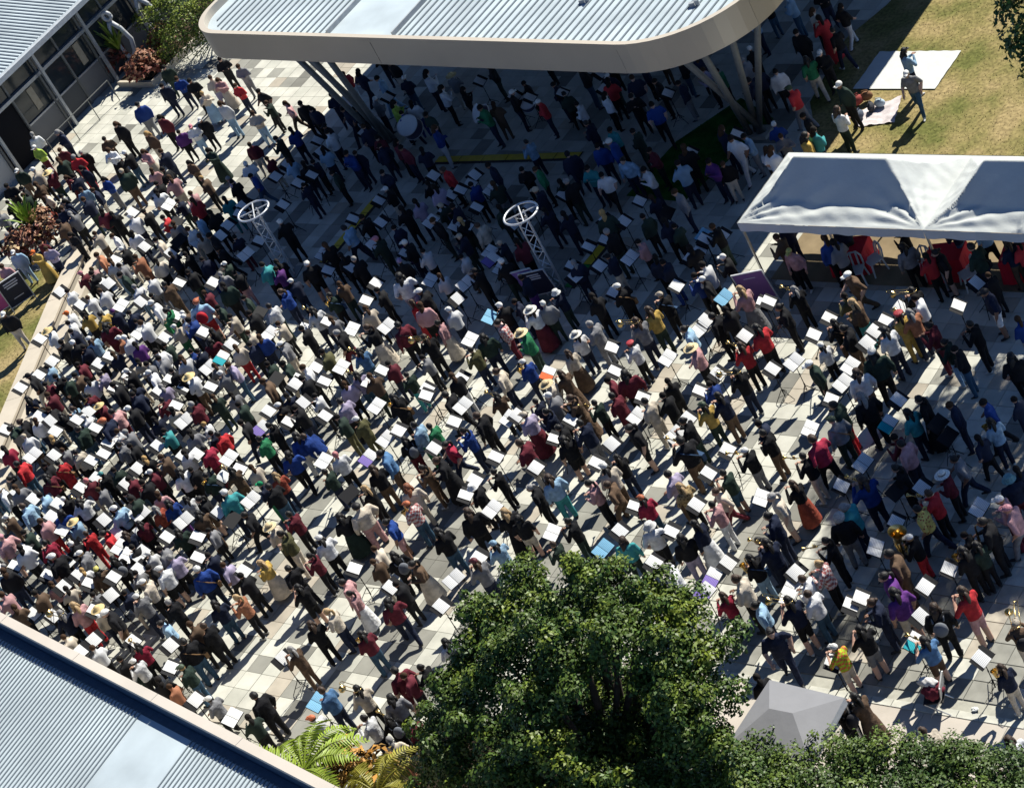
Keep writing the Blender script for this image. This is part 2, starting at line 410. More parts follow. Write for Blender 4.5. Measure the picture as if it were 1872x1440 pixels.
# ------------------------------------------------------------------ bottom left roof with parapet
A = Vector((-7.5, -13.05)); B = Vector((12.5, -16.96)); dv = (B-A).normalized(); nv = Vector((dv.y, -dv.x))   # nv points away from the plaza
PZ = 5.0
b2 = thing('school_building', 'low building with blue grey ribbed roof behind a beige parapet', 'building', (0, 0, 0))
ang = math.atan2(dv.y, dv.x); L = (B-A).length
mb = MB(); c = (A+B)/2+nv*0.12; mb.box((c.x, c.y, 2.14), (L-.1, 0.16, 4.26), (0, 0, ang)); mb.build('wall', solid('render_beige', (0.45, 0.41, 0.35), 0.9, 0.2), b2)
ncap = 6
for k in range(ncap):
    p = A+dv*(L*(k+.5)/ncap)+nv*0.105
    mb = MB(); mb.box((p.x, p.y, PZ-.06), (L/ncap-.012, 0.235, 0.10), (0, 0, ang)); mb.build('parapet_cap', solid('parapet_beige', (0.56, 0.50, 0.425), 0.6, 0.35, nscale=.8, namt=.08), b2)
p = (A+B)/2+nv*0.11; mb = MB(); mb.box((p.x, p.y, PZ-.42), (L, 0.19, 0.63), (0, 0, ang)); mb.build('parapet', solid('parapet_inner_shade', (0.05, 0.085, 0.13), 0.7, 0.3), b2)  # inner face coloured navy: the shade behind the cap is in the colour
RZ = 4.62
def rp(s, d, z=RZ):
    q = A+dv*s+nv*d; return Vector((q.x, q.y, z))
mb = MB(); mb.add([rp(-1, .16, RZ-.10), rp(L+1, .16, RZ-.10), rp(L+1, .7, RZ-.10), rp(-1, .7, RZ-.10)], [(3, 2, 1, 0)]); mb.build('gutter', solid('gutter_shade_blue', (0.09, 0.14, 0.20), 0.5, 0.4), b2)  # gutter darkened to navy, carrying the parapet's shadow band in its colour
mb = MB(); mb.add([rp(-2, .46), rp(L+1, .46), rp(L+1, 16, RZ-.5), rp(-2, 16, RZ-.5)], [(3, 2, 1, 0)]); mb.add([rp(-2, .46), rp(L+1, .46), rp(L+1, .46, RZ-.12), rp(-2, .46, RZ-.12)], [(0, 1, 2, 3)]); roof2 = mb.build('roof', M_ROOF, b2)
# ribs run along the plaza grid (-Y), skewed against the parapet
x = -13.0
while x < 16:
    t = (x-A.x-nv.x*.44)/dv.x; q = A+dv*t+nv*0.44
    gap = (2.05 < x < 4.0)
    if not gap:
        y1 = q.y; y0 = y1-14
        mb = MB(); mb.bar((x, y1, RZ+.012), (x, y0, RZ-.443), 0.032, 0.03); mb.build('rib', M_RIBD, roof2)
    x += 0.14
mb = MB(); mb.bar((4.2, -18.5, RZ+.06), (3.3, -19.6, RZ+.02), .05, .05); mb.build('pipe', M_GUT, roof2)

# ------------------------------------------------------------------ top left building: glazed front in the shade of its eave
b1 = thing('glazed_classroom_block', 'single storey classroom block with dark glazed front under white ribbed eaves', 'building', (0, 0, 0))
WX = -29.95; EX = -29.45; EZ = 3.45
M_DARKP = solid('dark_panel', (0.075, 0.08, 0.085), 0.6, 0.3, nscale=.8, namt=.12)
M_GREYP = solid('grey_panel', (0.15, 0.155, 0.16), 0.6, 0.3, nscale=.8, namt=.1)
M_FRAME = solid('silver_frame', (0.36, 0.38, 0.40), 0.4, 0.5, metal=.4)
M_GLASS = solid('tinted_glass', (0.02, 0.028, 0.034), 0.08, 0.5, namt=0)
M_LWALL = solid('pale_wall', (0.42, 0.44, 0.45), 0.8, 0.2, nscale=.6, namt=.08)
mb = MB(); mb.box((WX-3.2, 12.0, 1.6), (6, 30, 3.2)); mb.build('core', M_DARKP, b1)
ys = [8.6, 10.15, 11.7, 13.0, 14.3, 15.6, 16.9, 18.2, 19.5, 21]
for k, (y0, y1) in enumerate(zip(ys[:-1], ys[1:])):
    yc = (y0+y1)/2; wd = y1-y0-.09
    if k == 0:
        mb = MB(); mb.box((WX-.12, yc, 1.15), (.06, wd, 2.2)); mb.build('doorway', solid('dark_doorway', (0.012, 0.012, 0.014), 0.9, 0.1, namt=0), b1)
    else:
        mb = MB(); mb.box((WX-.06, yc, .60), (.06, wd, 1.10)); mb.build('panel', M_GREYP if k % 2 else M_DARKP, b1)
        mb = MB(); mb.box((WX-.07, yc, 1.75), (.04, wd, 1.05)); mb.build('window', M_GLASS, b1)
        mb = MB(); mb.box((WX-.05, yc, 1.14), (.09, wd, .07)); mb.build('sill', M_FRAME, b1)
        if k in (1, 3): mb = MB(); mb.box((WX-.03, yc+.1, 1.8), (.03, .28, .9)); mb.build('blind', solid('blind_cream', (0.34, 0.30, 0.22), 0.8, 0.2), b1)
    mb = MB(); mb.box((WX-.07, yc, 2.80), (.05, wd, .62)); mb.build('window', M_GLASS, b1)
    mb = MB(); mb.box((WX-.03, y0, 1.6), (.09, .08, 3.2)); mb.build('mullion', M_STEEL, b1)
mb = MB(); mb.box((WX+.03, 14.5, 2.42), (.14, 13, .13)); mb.build('transom', M_FRAME, b1)
mb = MB(); mb.box((WX-.2, 5.6, 1.6), (.3, 5.9, 3.2)); mb.build('wall', M_LWALL, b1)
mb = MB(); mb.box((WX-.03, 7.6, .55), (.05, .5, .3)); mb.build('sign_plate', M_FRAME, b1)
for y in (8.62, 11.7, 14.3, 16.9): mb = MB(); mb.box((WX+.32, y, EZ/2), (.11, .11, EZ)); mb.build('post', M_FRAME, b1)
mb = MB(); mb.box((EX, 12.0, EZ+.02), (.22, 32, .20)); mb.build('gutter', solid('gutter_pale', (0.42, 0.45, 0.47), 0.5, 0.4), b1)
pit = 0.10
mb = MB(); mb.add([(EX-.1, -4, EZ+.13), (EX-.1, 28, EZ+.13), (EX-16, 28, EZ+.13+16*pit), (EX-16, -4, EZ+.13+16*pit)], [(0, 1, 2, 3)]); mb.add([(EX-.1, -4, EZ+.10), (EX-.1, 28, EZ+.10), (EX-16, 28, EZ+.10+16*pit), (EX-16, -4, EZ+.10+16*pit)], [(3, 2, 1, 0)])
mb.add([(EX-.1, -4, EZ+.13), (EX-.1, 28, EZ+.13), (EX-.1, 28, EZ+.10), (EX-.1, -4, EZ+.10)], [(3, 2, 1, 0)])
roof1 = mb.build('roof', M_ROOF, b1)
y = 6.0
while y < 24:
    mb = MB(); mb.bar((EX-.12, y, EZ+.145), (EX-14.5, y, EZ+.145+14.4*pit), 0.055, 0.03); mb.build('rib', M_RIBD, roof1); y += 0.185
# hand rail along the front
hr = thing('handrail', 'thin steel handrail along the glazed classroom front', 'handrail', (-28.6, 9.6, 0))
for k in range(4):
    mb = MB(); mb.tube([(0, k*1.2, 0), (0, k*1.2, .95)], .018, 6); mb.build('post', M_STEEL, hr)
mb = MB(); mb.tube([(0, 0, .95), (0, 3.6, .95)], .018, 6); mb.build('rail', M_STEEL, hr)

# garden bed, sculptures
gb = thing('planter', 'raised garden bed with pale kerb in front of the classroom block', 'planter', (-28.4, 17.3, 0))
mb = MB(); mb.box((0, 0, .1), (1.9, 6.4, .2)); mb.build('soil', solid('soil', (0.05, 0.035, 0.022), 0.95, 0.1), gb)
for c, s in (((.98, 0, .13), (.12, 6.6, .26)), ((0, -3.26, .13), (1.84, .12, .26))): mb = MB(); mb.box(c, s); mb.build('kerb', M_CAP, gb)
M_SCULP = solid('sculpture_grey', (0.46, 0.47, 0.48), 0.5, 0.4)
def sculpture(px, py, label, rz):
    p = at(px, py); t = thing('sculpture', label, 'sculpture', p, rz, 'abstract grey figures in the garden bed')
    mb = MB(); mb.tube([(.17*math.cos(a), 0, 2.35+.17*math.sin(a)) for a in np.linspace(0, 2*math.pi, 13)], .075, 8); mb.build('head_ring', M_SCULP, t, smooth=True)
    mb = MB(); mb.tube([(-.05, 0, 2.1), (-.25, 0, 1.6), (-.22, 0, .9), (-.1, 0, .5), (.1, 0, .45), (.28, 0, .7), (.42, 0, 1.2), (.25, 0, 1.75), (.0, 0, 2.1)], .09, 8); mb.build('body_loop', M_SCULP, t, smooth=True)
    mb = MB(); mb.box((0, 0, .22), (.5, .4, .44)); mb.build('plinth', M_CONC, t)
sculpture(252, 122, 'grey loop sculpture with ring head nearer the strap leaf plant', R_(20))
sculpture(300, 78, 'grey loop sculpture partly behind the round green shrub', R_(30))

# ------------------------------------------------------------------ marquee
M_TENT = solid('tent_fabric', (0.52, 0.54, 0.52), 0.75, 0.25, nscale=.8, namt=.08, bscale=4.5, bstr=0.6)
M_VAL = solid('tent_valance', (0.55, 0.56, 0.56), 0.75, 0.25, nscale=2, namt=.06, bscale=5, bstr=.25)
M_POLE = solid('aluminium', (0.50, 0.51, 0.52), 0.35, 0.5, metal=.8)
mq = thing('marquee', 'long white two peaked marquee shading red draped tables', 'marquee', (5.8, 5.15, 0))
BAYW, BD, EV, RG = 5.95, 3.05, 2.12, 3.25
def tent_bay(x0):
    """hip roof on a fine grid with sag between the frame lines and small draping folds"""
    NX, NY = 120, 70; V = []; F = []
    r = random.Random(int(x0*10)+3); ph = [r.uniform(0, 6) for _ in range(8)]
    for j in range(NY+1):
        for i in range(NX+1):
            u, v = i/NX, j/NY; x = u*BAYW; y = v*BD
            dx = min(x, BAYW-x)/1.5; dy = min(y, BD-y)/(BD/2)
            h = min(1.0, min(dx, dy)); edge = h
            kn = .46+.05*math.sin(u*math.pi*2+1.2)
            f = .20*h/kn if h < kn else .20+.80*(h-kn)/(1-kn)          # slack cloth: flat by the eave, steep towards the ridge
            if dx < dy: f = .55*f+.45*h
            z = EV+(RG-EV)*f+.012*math.sin(3*u+ph[0])*edge
            # folds fanning from the corners to the peaks
            a = math.atan2(y-(BD/2 if False else 0), (x if x < BAYW/2 else BAYW-x)+.05)
            low = max(0, 1-edge)
            z += 0.045*low*math.sin(a*26+ph[1]+2*math.sin(u*5))*min(1, edge*6)*(.5+.5*math.sin(u*9+ph[4])**2)
            z += 0.022*math.sin(u*40+ph[2]+3*math.sin(v*9))*low*min(1, edge*5)*math.sin(v*26+u*7+ph[3])
            V.append((x0+x, y, z))
    for j in range(NY):
        for i in range(NX): k = j*(NX+1)+i; F.append((k, k+1, k+NX+2, k+NX+1))
    mb = MB(); mb.add(V, F); mb.build('canopy_roof', M_TENT, mq, smooth=True)
def valance(p, q, nrm):
    NX = 50; V = []; F = []
    for i in range(NX+1):
        t = i/NX; c = Vector(p)+(Vector(q)-Vector(p))*t
        for z, w in ((EV+.005, 0), (EV-.12, .35), (EV-.27, 1.0)):
            o = Vector(nrm)*(0.02+w*0.025*math.sin(t*34+1.3*math.sin(t*11)))
            V.append((c.x+o.x, c.y+o.y, z))
    for i in range(NX):
        for k in range(2): F.append((i*3+k, i*3+3+k, i*3+4+k, i*3+1+k))
    mb = MB(); mb.add(V, F); mb.build('valance', M_VAL, mq, smooth=True)
for k in range(2):
    tent_bay(k*BAYW); x0, x1 = k*BAYW, (k+1)*BAYW
    valance((x0, 0), (x1, 0), (0, -1)); valance((x0, BD), (x1, BD), (0, 1))
valance((0, 0), (0, BD), (-1, 0)); valance((2*BAYW, 0), (2*BAYW, BD), (1, 0))
for x in (0.04, 2.9, BAYW, 8.9, 2*BAYW-.04):
    for y in (.04, BD-.04):
        mb = MB(); mb.box((x, y, EV/2-.01), (.055, .055, EV)); p = mb.build('pole', M_POLE, mq); mb = MB(); mb.box((x, y, .012), (.16, .16, .024)); mb.build('foot', M_POLE, p)
mb = MB(); mb.box((BAYW, BD/2, .021), (2*BAYW-.3, BD-.2, .016)); mb.build('floor_mat', solid('floor_mat_tan', (0.24, 0.185, 0.11), .9, .1, nscale=2, namt=.2), mq)
M_RED = solid('red_cloth', (0.70, 0.02, 0.04), 0.75, 0.25, nscale=3, namt=.12, bscale=6, bstr=.3)
for q, (px, py) in enumerate(((1566, 488), (1742, 500), (1880, 500))):
    p = at(px, py); t = thing('draped_table', ('red cloth covered table left of the white plastic chair', 'red cloth covered table in the middle of the marquee', 'red cloth covered table at the far right of the marquee')[q], 'table', p, R_(12), 'red draped tables under the marquee')
    mb = MB(); mb.box((0, 0, .735), (1.0, .74, .03)); mb.build('tabletop', M_POLE, t)
    V = []; F = []; NP = 40
    for i in range(NP):
        a = 2*math.pi*i/NP; cx = max(-1, min(1, 1.5*math.cos(a))); cy = max(-1, min(1, 1.5*math.sin(a)))
        f = 1+.06*math.sin(9*a)
        V.append((.52*cx, .39*cy, .757)); V.append((.53*cx, .40*cy, .72)); V.append((.57*cx*f, .44*cy*f, .04))
    for i in range(NP):
        j = (i+1) % NP; F += [(i*3, i*3+1, j*3+1, j*3), (i*3+1, i*3+2, j*3+2, j*3+1)]
    F.append(tuple(i*3 for i in range(NP)))
    mb = MB(); mb.add(V, F); mb.build('tablecloth', M_RED, t)
    for a, b in ((-1, -1), (1, -1), (-1, 1), (1, 1)): mb = MB(); mb.bar((.4*a, .28*b, 0), (.4*a, .28*b, .72), .03); mb.build('leg', M_POLE, t)
M_PLAS = solid('white_plastic', (0.72, 0.72, 0.68), 0.4, 0.4, namt=.05)
def plastic_chair(px, py, rz, label):
    t = thing('plastic_chair', label, 'chair', at(px, py), rz, 'white plastic chairs under the marquee')
    mb = MB(); mb.box((0, 0, .43), (.44, .42, .03)); mb.build('seat', M_PLAS, t)
    mb = MB()
    arch = [(-.21, -.2, .44), (-.20, -.25, .72), (-.1, -.27, .84), (.1, -.27, .84), (.20, -.25, .72), (.21, -.2, .44)]
    mb.tube(arch, .028, 6); mb.build('back_frame', M_PLAS, t, smooth=True)
    for x in (-.08, 0.08): mb = MB(); mb.bar((x, -.21, .45), (x, -.26, .82), .05, .015); mb.build('slat', M_PLAS, t)
    for a, b in ((-1, -1), (1, -1), (-1, 1), (1, 1)): mb = MB(); mb.tube([(.18*a, .17*b, .42), (.23*a, .23*b, 0)], [.032, .024], 6); mb.build('leg', M_PLAS, t)
plastic_chair(1606, 496, R_(150), 'white plastic chair standing clear right of a red table')
plastic_chair(1574, 516, R_(200), 'white plastic chair close behind the person in the brown jacket')
plastic_chair(1694, 505, R_(170), 'white plastic chair beside the middle red table')
plastic_chair(1778, 522, R_(140), 'white plastic chair right of the middle marquee pole')

# small shelter near the hedge
sh_ = thing('shade_shelter', 'small white and grey pop up shelter beside the leafy hedge', 'shelter', (15.0, -11.4, 0))
mb = MB(); V = [(0, 0, 1.85), (2.15, 0, 1.8), (2.1, 1.75, 1.85), (.1, 1.85, 1.9), (0.70, .95, 2.12), (1.30, .95, 2.10)]
mb.add(V, [(0, 1, 5, 4), (1, 2, 5), (2, 3, 4, 5), (3, 0, 4)]); mb.build('canopy_roof', solid('shelter_fabric', (0.21, 0.21, 0.22), .7, .3, nscale=2, namt=.06, bscale=4, bstr=.3), sh_)
mb = MB(); mb.add([(0, 0, 1.85), (2.15, 0, 1.8), (2.15, -.01, 1.62), (0, -.01, 1.66), (2.1, 1.75, 1.85), (2.11, 1.75, 1.66), (.1, 1.85, 1.9), (.1, 1.86, 1.7)], [(0, 3, 2, 1), (1, 2, 5, 4), (4, 5, 7, 6), (6, 7, 3, 0)]); mb.build('valance', M_VAL, sh_)
for x, y in ((.04, .04), (2.1, .04), (2.06, 1.7), (.12, 1.8)): mb = MB(); mb.box((x, y, .92), (.045, .045, 1.84)); mb.build('pole', M_POLE, sh_)

# ------------------------------------------------------------------ truss towers with rings on top
M_TRUSS = solid('truss_aluminium', (0.66, 0.67, 0.68), 0.35, 0.5, metal=.5, namt=.04)
def truss(px, py, label, hgt, dx, dy):
    t = thing('truss_tower', label, 'tower', at(px, py), R_(15), 'lattice towers with rings on top')
    r = .19; cs = [(r*math.cos(a), r*math.sin(a)) for a in (R_(90), R_(210), R_(330))]
    for x, y in cs: mb = MB(); mb.tube([(x, y, .05), (x, y, hgt)], .024, 6); mb.build('chord', M_TRUSS, t)
    mb = MB(); nb = 9
    for k in range(nb):
        for a in range(3):
            p, q = cs[a], cs[(a+1) % 3]
            if k % 2: p, q = q, p
            mb.tube([(p[0], p[1], .1+(hgt-.15)*k/nb), (q[0], q[1], .1+(hgt-.15)*(k+1)/nb)], .014, 5)
    mb.build('lacing', M_TRUSS, t)
    mb = MB(); mb.tube([(.52*math.cos(a), .52*math.sin(a), hgt+.03) for a in np.linspace(0, 2*math.pi, 33)], .034, 8); mb.build('ring', M_TRUSS, t, smooth=True)
    for a in (R_(30), R_(120)): mb = MB(); mb.tube([(-.52*math.cos(a), -.52*math.sin(a), hgt+.03), (.52*math.cos(a), .52*math.sin(a), hgt+.03+.001*a)], .024, 6); mb.build('spoke', M_TRUSS, t)
    mb = MB(); mb.box((0, 0, .025), (.62, .62, .05)); mb.build('base_plate', M_STEEL, t)
truss(534, 500, 'lattice tower with white ring on top beside the pale dappled paving', 2.55, 0, 0)
truss(1028, 532, 'lattice tower with white ring on top beside the yellow cable ramp', 2.9, 0, 0)

# yellow cable ramps, each a run of linked sections
M_YEL = solid('ramp_yellow', (0.62, 0.46, 0.03), 0.6, 0.3); M_BLKR = solid('ramp_black', (0.03, 0.03, 0.03), 0.7, 0.3); M_RGRN = solid('ramp_end_green', (0.02, 0.22, 0.04), .6, .3)
RAMPS = []
def ramp(p, q, label, green=False):
    p = at(*p); q = at(*q); d = q-p; RAMPS.append((p.copy(), q.copy())); L = d.length; a = math.atan2(d.y, d.x); k = max(2, round(L/.9))
    t = thing('cable_ramp', label, 'cable ramp', p, a, 'yellow cable ramps across the paving')
    for i in range(k):
        w = L/k; V = [(i*w+.01, -.22, .014), ((i+1)*w-.01, -.22, .014), ((i+1)*w-.01, -.15, .06), ((i+1)*w-.01, .15, .06), ((i+1)*w-.01, .22, .014), (i*w+.01, .22, .014), (i*w+.01, .15, .06), (i*w+.01, -.15, .06)]
        mb = MB(); mb.add(V, [(0, 1, 2, 7), (6, 3, 4, 5), (1, 4, 3, 2), (0, 7, 6, 5)], 0); mb.add(V, [(7, 2, 3, 6)], 1); mb.build('section', [M_BLKR, M_RGRN if green and i == 0 else M_YEL], t)
ramp((800, 294), (1062, 286), 'yellow cable ramp lying straight in the canopy shade')
ramp((592, 482), (692, 362), 'yellow cable ramp slanting past the dappled patch of sun')
ramp((1040, 528), (1142, 404), 'yellow cable ramp with green end beside the right lattice tower', True)

# ------------------------------------------------------------------ banners and A-frame boards
def board(px, py, wd, ht, col, label, rz, lines, border=(0.6, .6, .6), tilt=R_(12), low=.25):
    t = thing('sign_board', label, 'sign', at(px, py), rz)
    M = solid('sign_%d_%d' % (px, py), col, .5, .3, namt=.05)
    rm = Euler((tilt, 0, 0)).to_matrix()
    def P(x, y, z): return rm @ Vector((x, y, z))
    mb = MB(); mb.box(P(0, 0, low+ht/2), (wd, .02, ht), rm); pn = mb.build('panel', M, t)
    mb = MB()
    for x in (-wd/2-.02, wd/2+.02): mb.box(P(x, 0, (low+ht)/2), (.035, .035, low+ht), rm)
    for z in (low, low+ht): mb.box(P(0, .0, z), (wd+.06, .036, .035), rm)
    mb.build('frame', solid('sign_frame_%d' % px, border, .5, .4), t)
    mt = solid('sign_ink_%d' % px, (0.60, .60, .66) if sum(col) < .8 else (.30, .04, .18), .6, .2, namt=0)
    for z, w0, hh in lines:
        mb = MB(); mb.box(P(0, -.0125, low+ht*z), (wd*w0, .003, hh), rm); mb.build('print_line', mt, pn)
    for x in (-wd/2, wd/2): mb = MB(); mb.bar((x, .5*(low+ht)*.55, 0), P(x, .02, low+ht), .03); mb.build('leg', M_POLE, t)
board(48, 560, .82, 1.15, (0.018, 0.024, 0.05), 'black notice board with pale print on the left lawn', R_(62), [(.86, .6, .05), (.77, .62, .05), (.68, .5, .05), (.25, .45, .03)])
board(8, 575, .85, 1.1, (0.50, 0.10, 0.28), 'pink notice board beside the black one on the left lawn', R_(62), [(.7, .5, .03)], low=.2)
board(1004, 545, .75, 1.0, (0.02, 0.02, 0.045), 'black notice board leaning before a purple banner under the right lattice tower', R_(22), [(.86, .5, .05), (.77, .55, .05), (.68, .5, .05)])
board(1400, 556, .85, 1.15, (0.22, 0.11, 0.30), 'purple banner board at the left corner of the marquee', R_(20), [(.8, .4, .025)])
board(985, 545, .6, 1.05, (0.26, 0.16, 0.48), 'purple banner half hidden behind the black notice board', R_(24), [(.8, .4, .03)])

# ------------------------------------------------------------------ things on the lawn
M_TARP = solid('white_sheet', (0.60, 0.61, 0.58), .8, .2, nscale=2.5, namt=.06, bscale=9, bstr=.3)
V = []; F = []; NX, NY = 24, 16
for j in range(NY+1):
    for i in range(NX+1): V.append((4.15+2.9*i/NX, 13.8+1.86*j/NY, .055+.012*math.sin(i*1.7+j*.6)*math.sin(j*1.1)))
for j in range(NY):
    for i in range(NX): k = j*(NX+1)+i; F.append((k, k+1, k+NX+2, k+NX+1))
mb = MB(); mb.add(V, F); o = mb.build('ground_sheet', M_TARP, smooth=True); tag(o, 'big white groundsheet spread flat on the right lawn', 'sheet')
md = solid('blanket_cloth', (0.62, 0.56, 0.56), .9, .1, nscale=3.5, namt=.30, bscale=8, bstr=.5)
V = []; F = []; NX = NY = 14; q0, q1, q2, q3 = at(1552, 212), at(1650, 178), at(1636, 226), at(1572, 234)
for j in range(NY+1):
    for i in range(NX+1):
        u, v = i/NX, j/NY; p = (q0*(1-u)+q1*u)*(1-v)+(q3*(1-u)+q2*u)*v; V.append((p.x, p.y, .06+.03*math.sin(i*1.3+2*math.sin(j))*math.sin(j*.9+i*.4)))
for j in range(NY):
    for i in range(NX): k = j*(NX+1)+i; F.append((k, k+1, k+NX+2, k+NX+1))
mb = MB(); mb.add(V, F); tag(mb.build('picnic_blanket', md, smooth=True), 'crumpled pale patterned picnic blanket heaped with bags on the lawn', 'blanket')
def bag(px, py, col, label, s=.3):
    t = thing('bag', label, 'bag', at(px, py)+Vector((0, 0, .07)), rng.uniform(0, 3))
    mt = solid('bag_%d_%d' % (px, py), col, .8, .2, bscale=12, bstr=.3)
    mb = MB(); mb.ell((0, 0, s*.42), (s*.6, s*.38, s*.45), 12, 8, fn=lambda p: Vector((p.x*(1-.2*p.z), p.y, max(p.z, -s*.4)))); mb.build('body', mt, t, smooth=True)
    mb = MB(); mb.tube([(-s*.3, 0, s*.7), (-s*.25, 0, s*1.0), (s*.25, 0, s*1.0), (s*.3, 0, s*.7)], .015, 5); mb.build('strap', mt, t)
bag(1571, 195, (0.30, .06, .05), 'red brown bag on the upper corner of the picnic blanket', .38)
bag(1588, 186, (0.20, .10, .05), 'brown bag on the picnic blanket beside the red brown one', .34)
bag(1596, 205, (0.05, .05, .06), 'black bag in the middle of the picnic blanket')
bag(1612, 198, (0.45, .55, .62), 'pale blue bag on the picnic blanket')
bag(1575, 220, (0.10, .12, .16), 'dark bag on the lower edge of the picnic blanket', .32)
# folding chair with coats near the hedge
fc = thing('folding_chair', 'folding chair piled with maroon and white clothes on the sunny path', 'chair', at(1720, 1294), R_(-70))
mb = MB(); mb.box((0, 0, .43), (.5, .46, .03)); mb.build('seat', M_BLKR, fc)
mb = MB(); mb.box((0, .24, .70), (.5, .03, .36), (R_(-12), 0, 0)); mb.build('backrest', solid('grey_fabric', (.30, .30, .29), .9, .1), fc)
for x in (-.25, .25):
    mb = MB(); mb.tube([(x, -.2, 0), (x, .22, .55), (x, .29, .88)], .016, 6); mb.build('leg', M_POLE, fc); mb = MB(); mb.tube([(x, .27, 0), (x, -.2, .44)], .016, 6); mb.build('leg', M_POLE, fc)
def heap(px, py, h, r, col, label, seed):
    mt = solid('cloth_%d' % seed, col, .9, .1, nscale=9, namt=.25, bscale=14, bstr=.6); rr = random.Random(seed); mb = MB()
    mb.ell((0, 0, r[2]*.7), r, 24, 14, fn=lambda p: p*(1+.16*math.sin(p.x*31+p.y*17)*math.sin(p.z*27+p.y*23)))
    tag(mb.build('heaped_clothes', mt, smooth=True, loc=at(px, py)+Vector((0, 0, h))), label, 'clothes')
heap(1721, 1293, .44, (.25, .24, .2), (.16, .03, .045), 'maroon clothes heaped on the folding chair seat', 5)
heap(1716, 1289, .70, (.24, .13, .10), (.62, .60, .58), 'white clothes laid over the maroon heap on the folding chair', 6)
# crumpled paper on the paving
mb = MB(); mb.ell((0, 0, .03), (.09, .07, .03), 8, 6, fn=lambda p: p*(1+.3*math.sin(p.x*90+p.y*70))); tag(mb.build('crumpled_paper', M_TARP, loc=at(1782, 1297)+Vector((0, 0, .012))), 'crumpled white paper lying on grey paving near the hedge', 'paper')

# drums under the canopy
M_DRUMH = solid('drum_head', (0.72, 0.72, 0.70), .5, .3, namt=.04); M_DRUMS = solid('drum_shell', (0.05, 0.05, .10), .3, .5)
def drum(px, py, h, r, dp, tilt, rz, label):
    t = thing('drum', label, 'drum', at(px, py, h), rz, 'white headed drums under the canopy'); rm = Euler((tilt, 0, 0)).to_matrix()
    mb = MB(); mb.lathe([(r, -dp/2), (r, dp/2)], n=24, rot=rm); mb.build('shell', M_DRUMS, t, smooth=True)
    for s in (-1, 1): mb = MB(); mb.lathe([(0, s*dp/2), (r*.97, s*dp/2)], n=24, rot=rm); mb.build('head', M_DRUMH, t); mb = MB(); mb.tube([rm @ Vector((r*1.01*math.cos(a), r*1.01*math.sin(a), s*dp/2)) for a in np.linspace(0, 2*math.pi, 25)], .018, 6); mb.build('hoop', M_TRUSS, t)
drum(750, 233, 0.9, .36, .4, R_(35), R_(20), 'big white headed drum below the lime shirt in the canopy shade')
drum(879, 208, 0.9, .30, .3, R_(55), R_(-30), 'smaller white headed drum above the yellow cable ramp')
drum(964, 190, 0.9, .24, .3, R_(40), R_(50), 'small white headed drum beside the red shirted player in shade')
# ------------------------------------------------------------------ vegetation
M_LEAF = attr_mat('leaf', 'tint', 'GEOMETRY', 0.48, 0.27, namt=0)
M_LEAFM = attr_mat('leaf_soft', 'tint', 'GEOMETRY', 0.6, 0.3, namt=0)
M_BARK = solid('bark', (0.07, 0.055, 0.042), .95, .1, nscale=5, namt=.3, bscale=20, bstr=.5)
def leaf_mesh(name, P, N, L, W, T, mat, droop=0.0):
    """one folded four-corner leaf per row: P points, N normals, L lengths, W widths, T tints"""
    n = len(P); r = nrng.normal(size=(n, 3)); A = np.cross(N, r); A /= np.linalg.norm(A, axis=1)[:, None]+1e-9
    B = np.cross(N, A); L = L[:, None]; W = W[:, None]
    tip = P+A*L+N*(-droop*L); mid = P+A*L*.45
    v = np.stack([P, mid+B*W+N*W*.35, tip, mid-B*W+N*W*.35], 1).reshape(-1, 3)
    me = bpy.data.meshes.new(name); me.vertices.add(4*n); me.vertices.foreach_set('co', v.ravel().astype(np.float32))
    me.loops.add(4*n); me.polygons.add(n); me.loops.foreach_set('vertex_index', np.arange(4*n, dtype=np.int32))
    me.polygons.foreach_set('loop_start', np.arange(0, 4*n, 4, dtype=np.int32)); me.polygons.foreach_set('loop_total', np.full(n, 4, dtype=np.int32))
    me.update(calc_edges=True); me.materials.append(mat)
    a = me.attributes.new('tint', 'FLOAT_COLOR', 'FACE'); a.data.foreach_set('color', np.concatenate([T, np.ones((n, 1))], 1).astype(np.float32).ravel())
    return me
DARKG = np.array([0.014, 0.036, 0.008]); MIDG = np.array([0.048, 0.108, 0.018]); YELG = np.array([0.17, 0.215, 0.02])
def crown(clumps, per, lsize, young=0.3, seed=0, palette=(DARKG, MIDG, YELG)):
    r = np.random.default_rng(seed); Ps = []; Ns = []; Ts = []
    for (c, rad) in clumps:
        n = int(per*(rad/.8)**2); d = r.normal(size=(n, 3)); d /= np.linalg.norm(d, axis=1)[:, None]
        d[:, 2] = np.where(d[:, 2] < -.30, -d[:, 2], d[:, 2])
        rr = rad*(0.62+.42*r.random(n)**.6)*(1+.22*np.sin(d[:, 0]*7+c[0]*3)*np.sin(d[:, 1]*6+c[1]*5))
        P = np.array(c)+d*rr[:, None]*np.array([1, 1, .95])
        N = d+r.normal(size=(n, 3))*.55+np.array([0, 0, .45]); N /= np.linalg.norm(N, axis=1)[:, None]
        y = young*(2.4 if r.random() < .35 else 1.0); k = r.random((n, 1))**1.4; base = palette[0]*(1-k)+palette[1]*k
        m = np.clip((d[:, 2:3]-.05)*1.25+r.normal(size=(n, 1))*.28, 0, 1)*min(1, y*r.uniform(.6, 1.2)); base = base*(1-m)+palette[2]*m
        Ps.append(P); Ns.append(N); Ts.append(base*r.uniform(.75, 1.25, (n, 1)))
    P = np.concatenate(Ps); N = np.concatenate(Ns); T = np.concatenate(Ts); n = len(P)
    return P, N, lsize*r.uniform(.7, 1.25, n), lsize*r.uniform(.24, .36, n), T
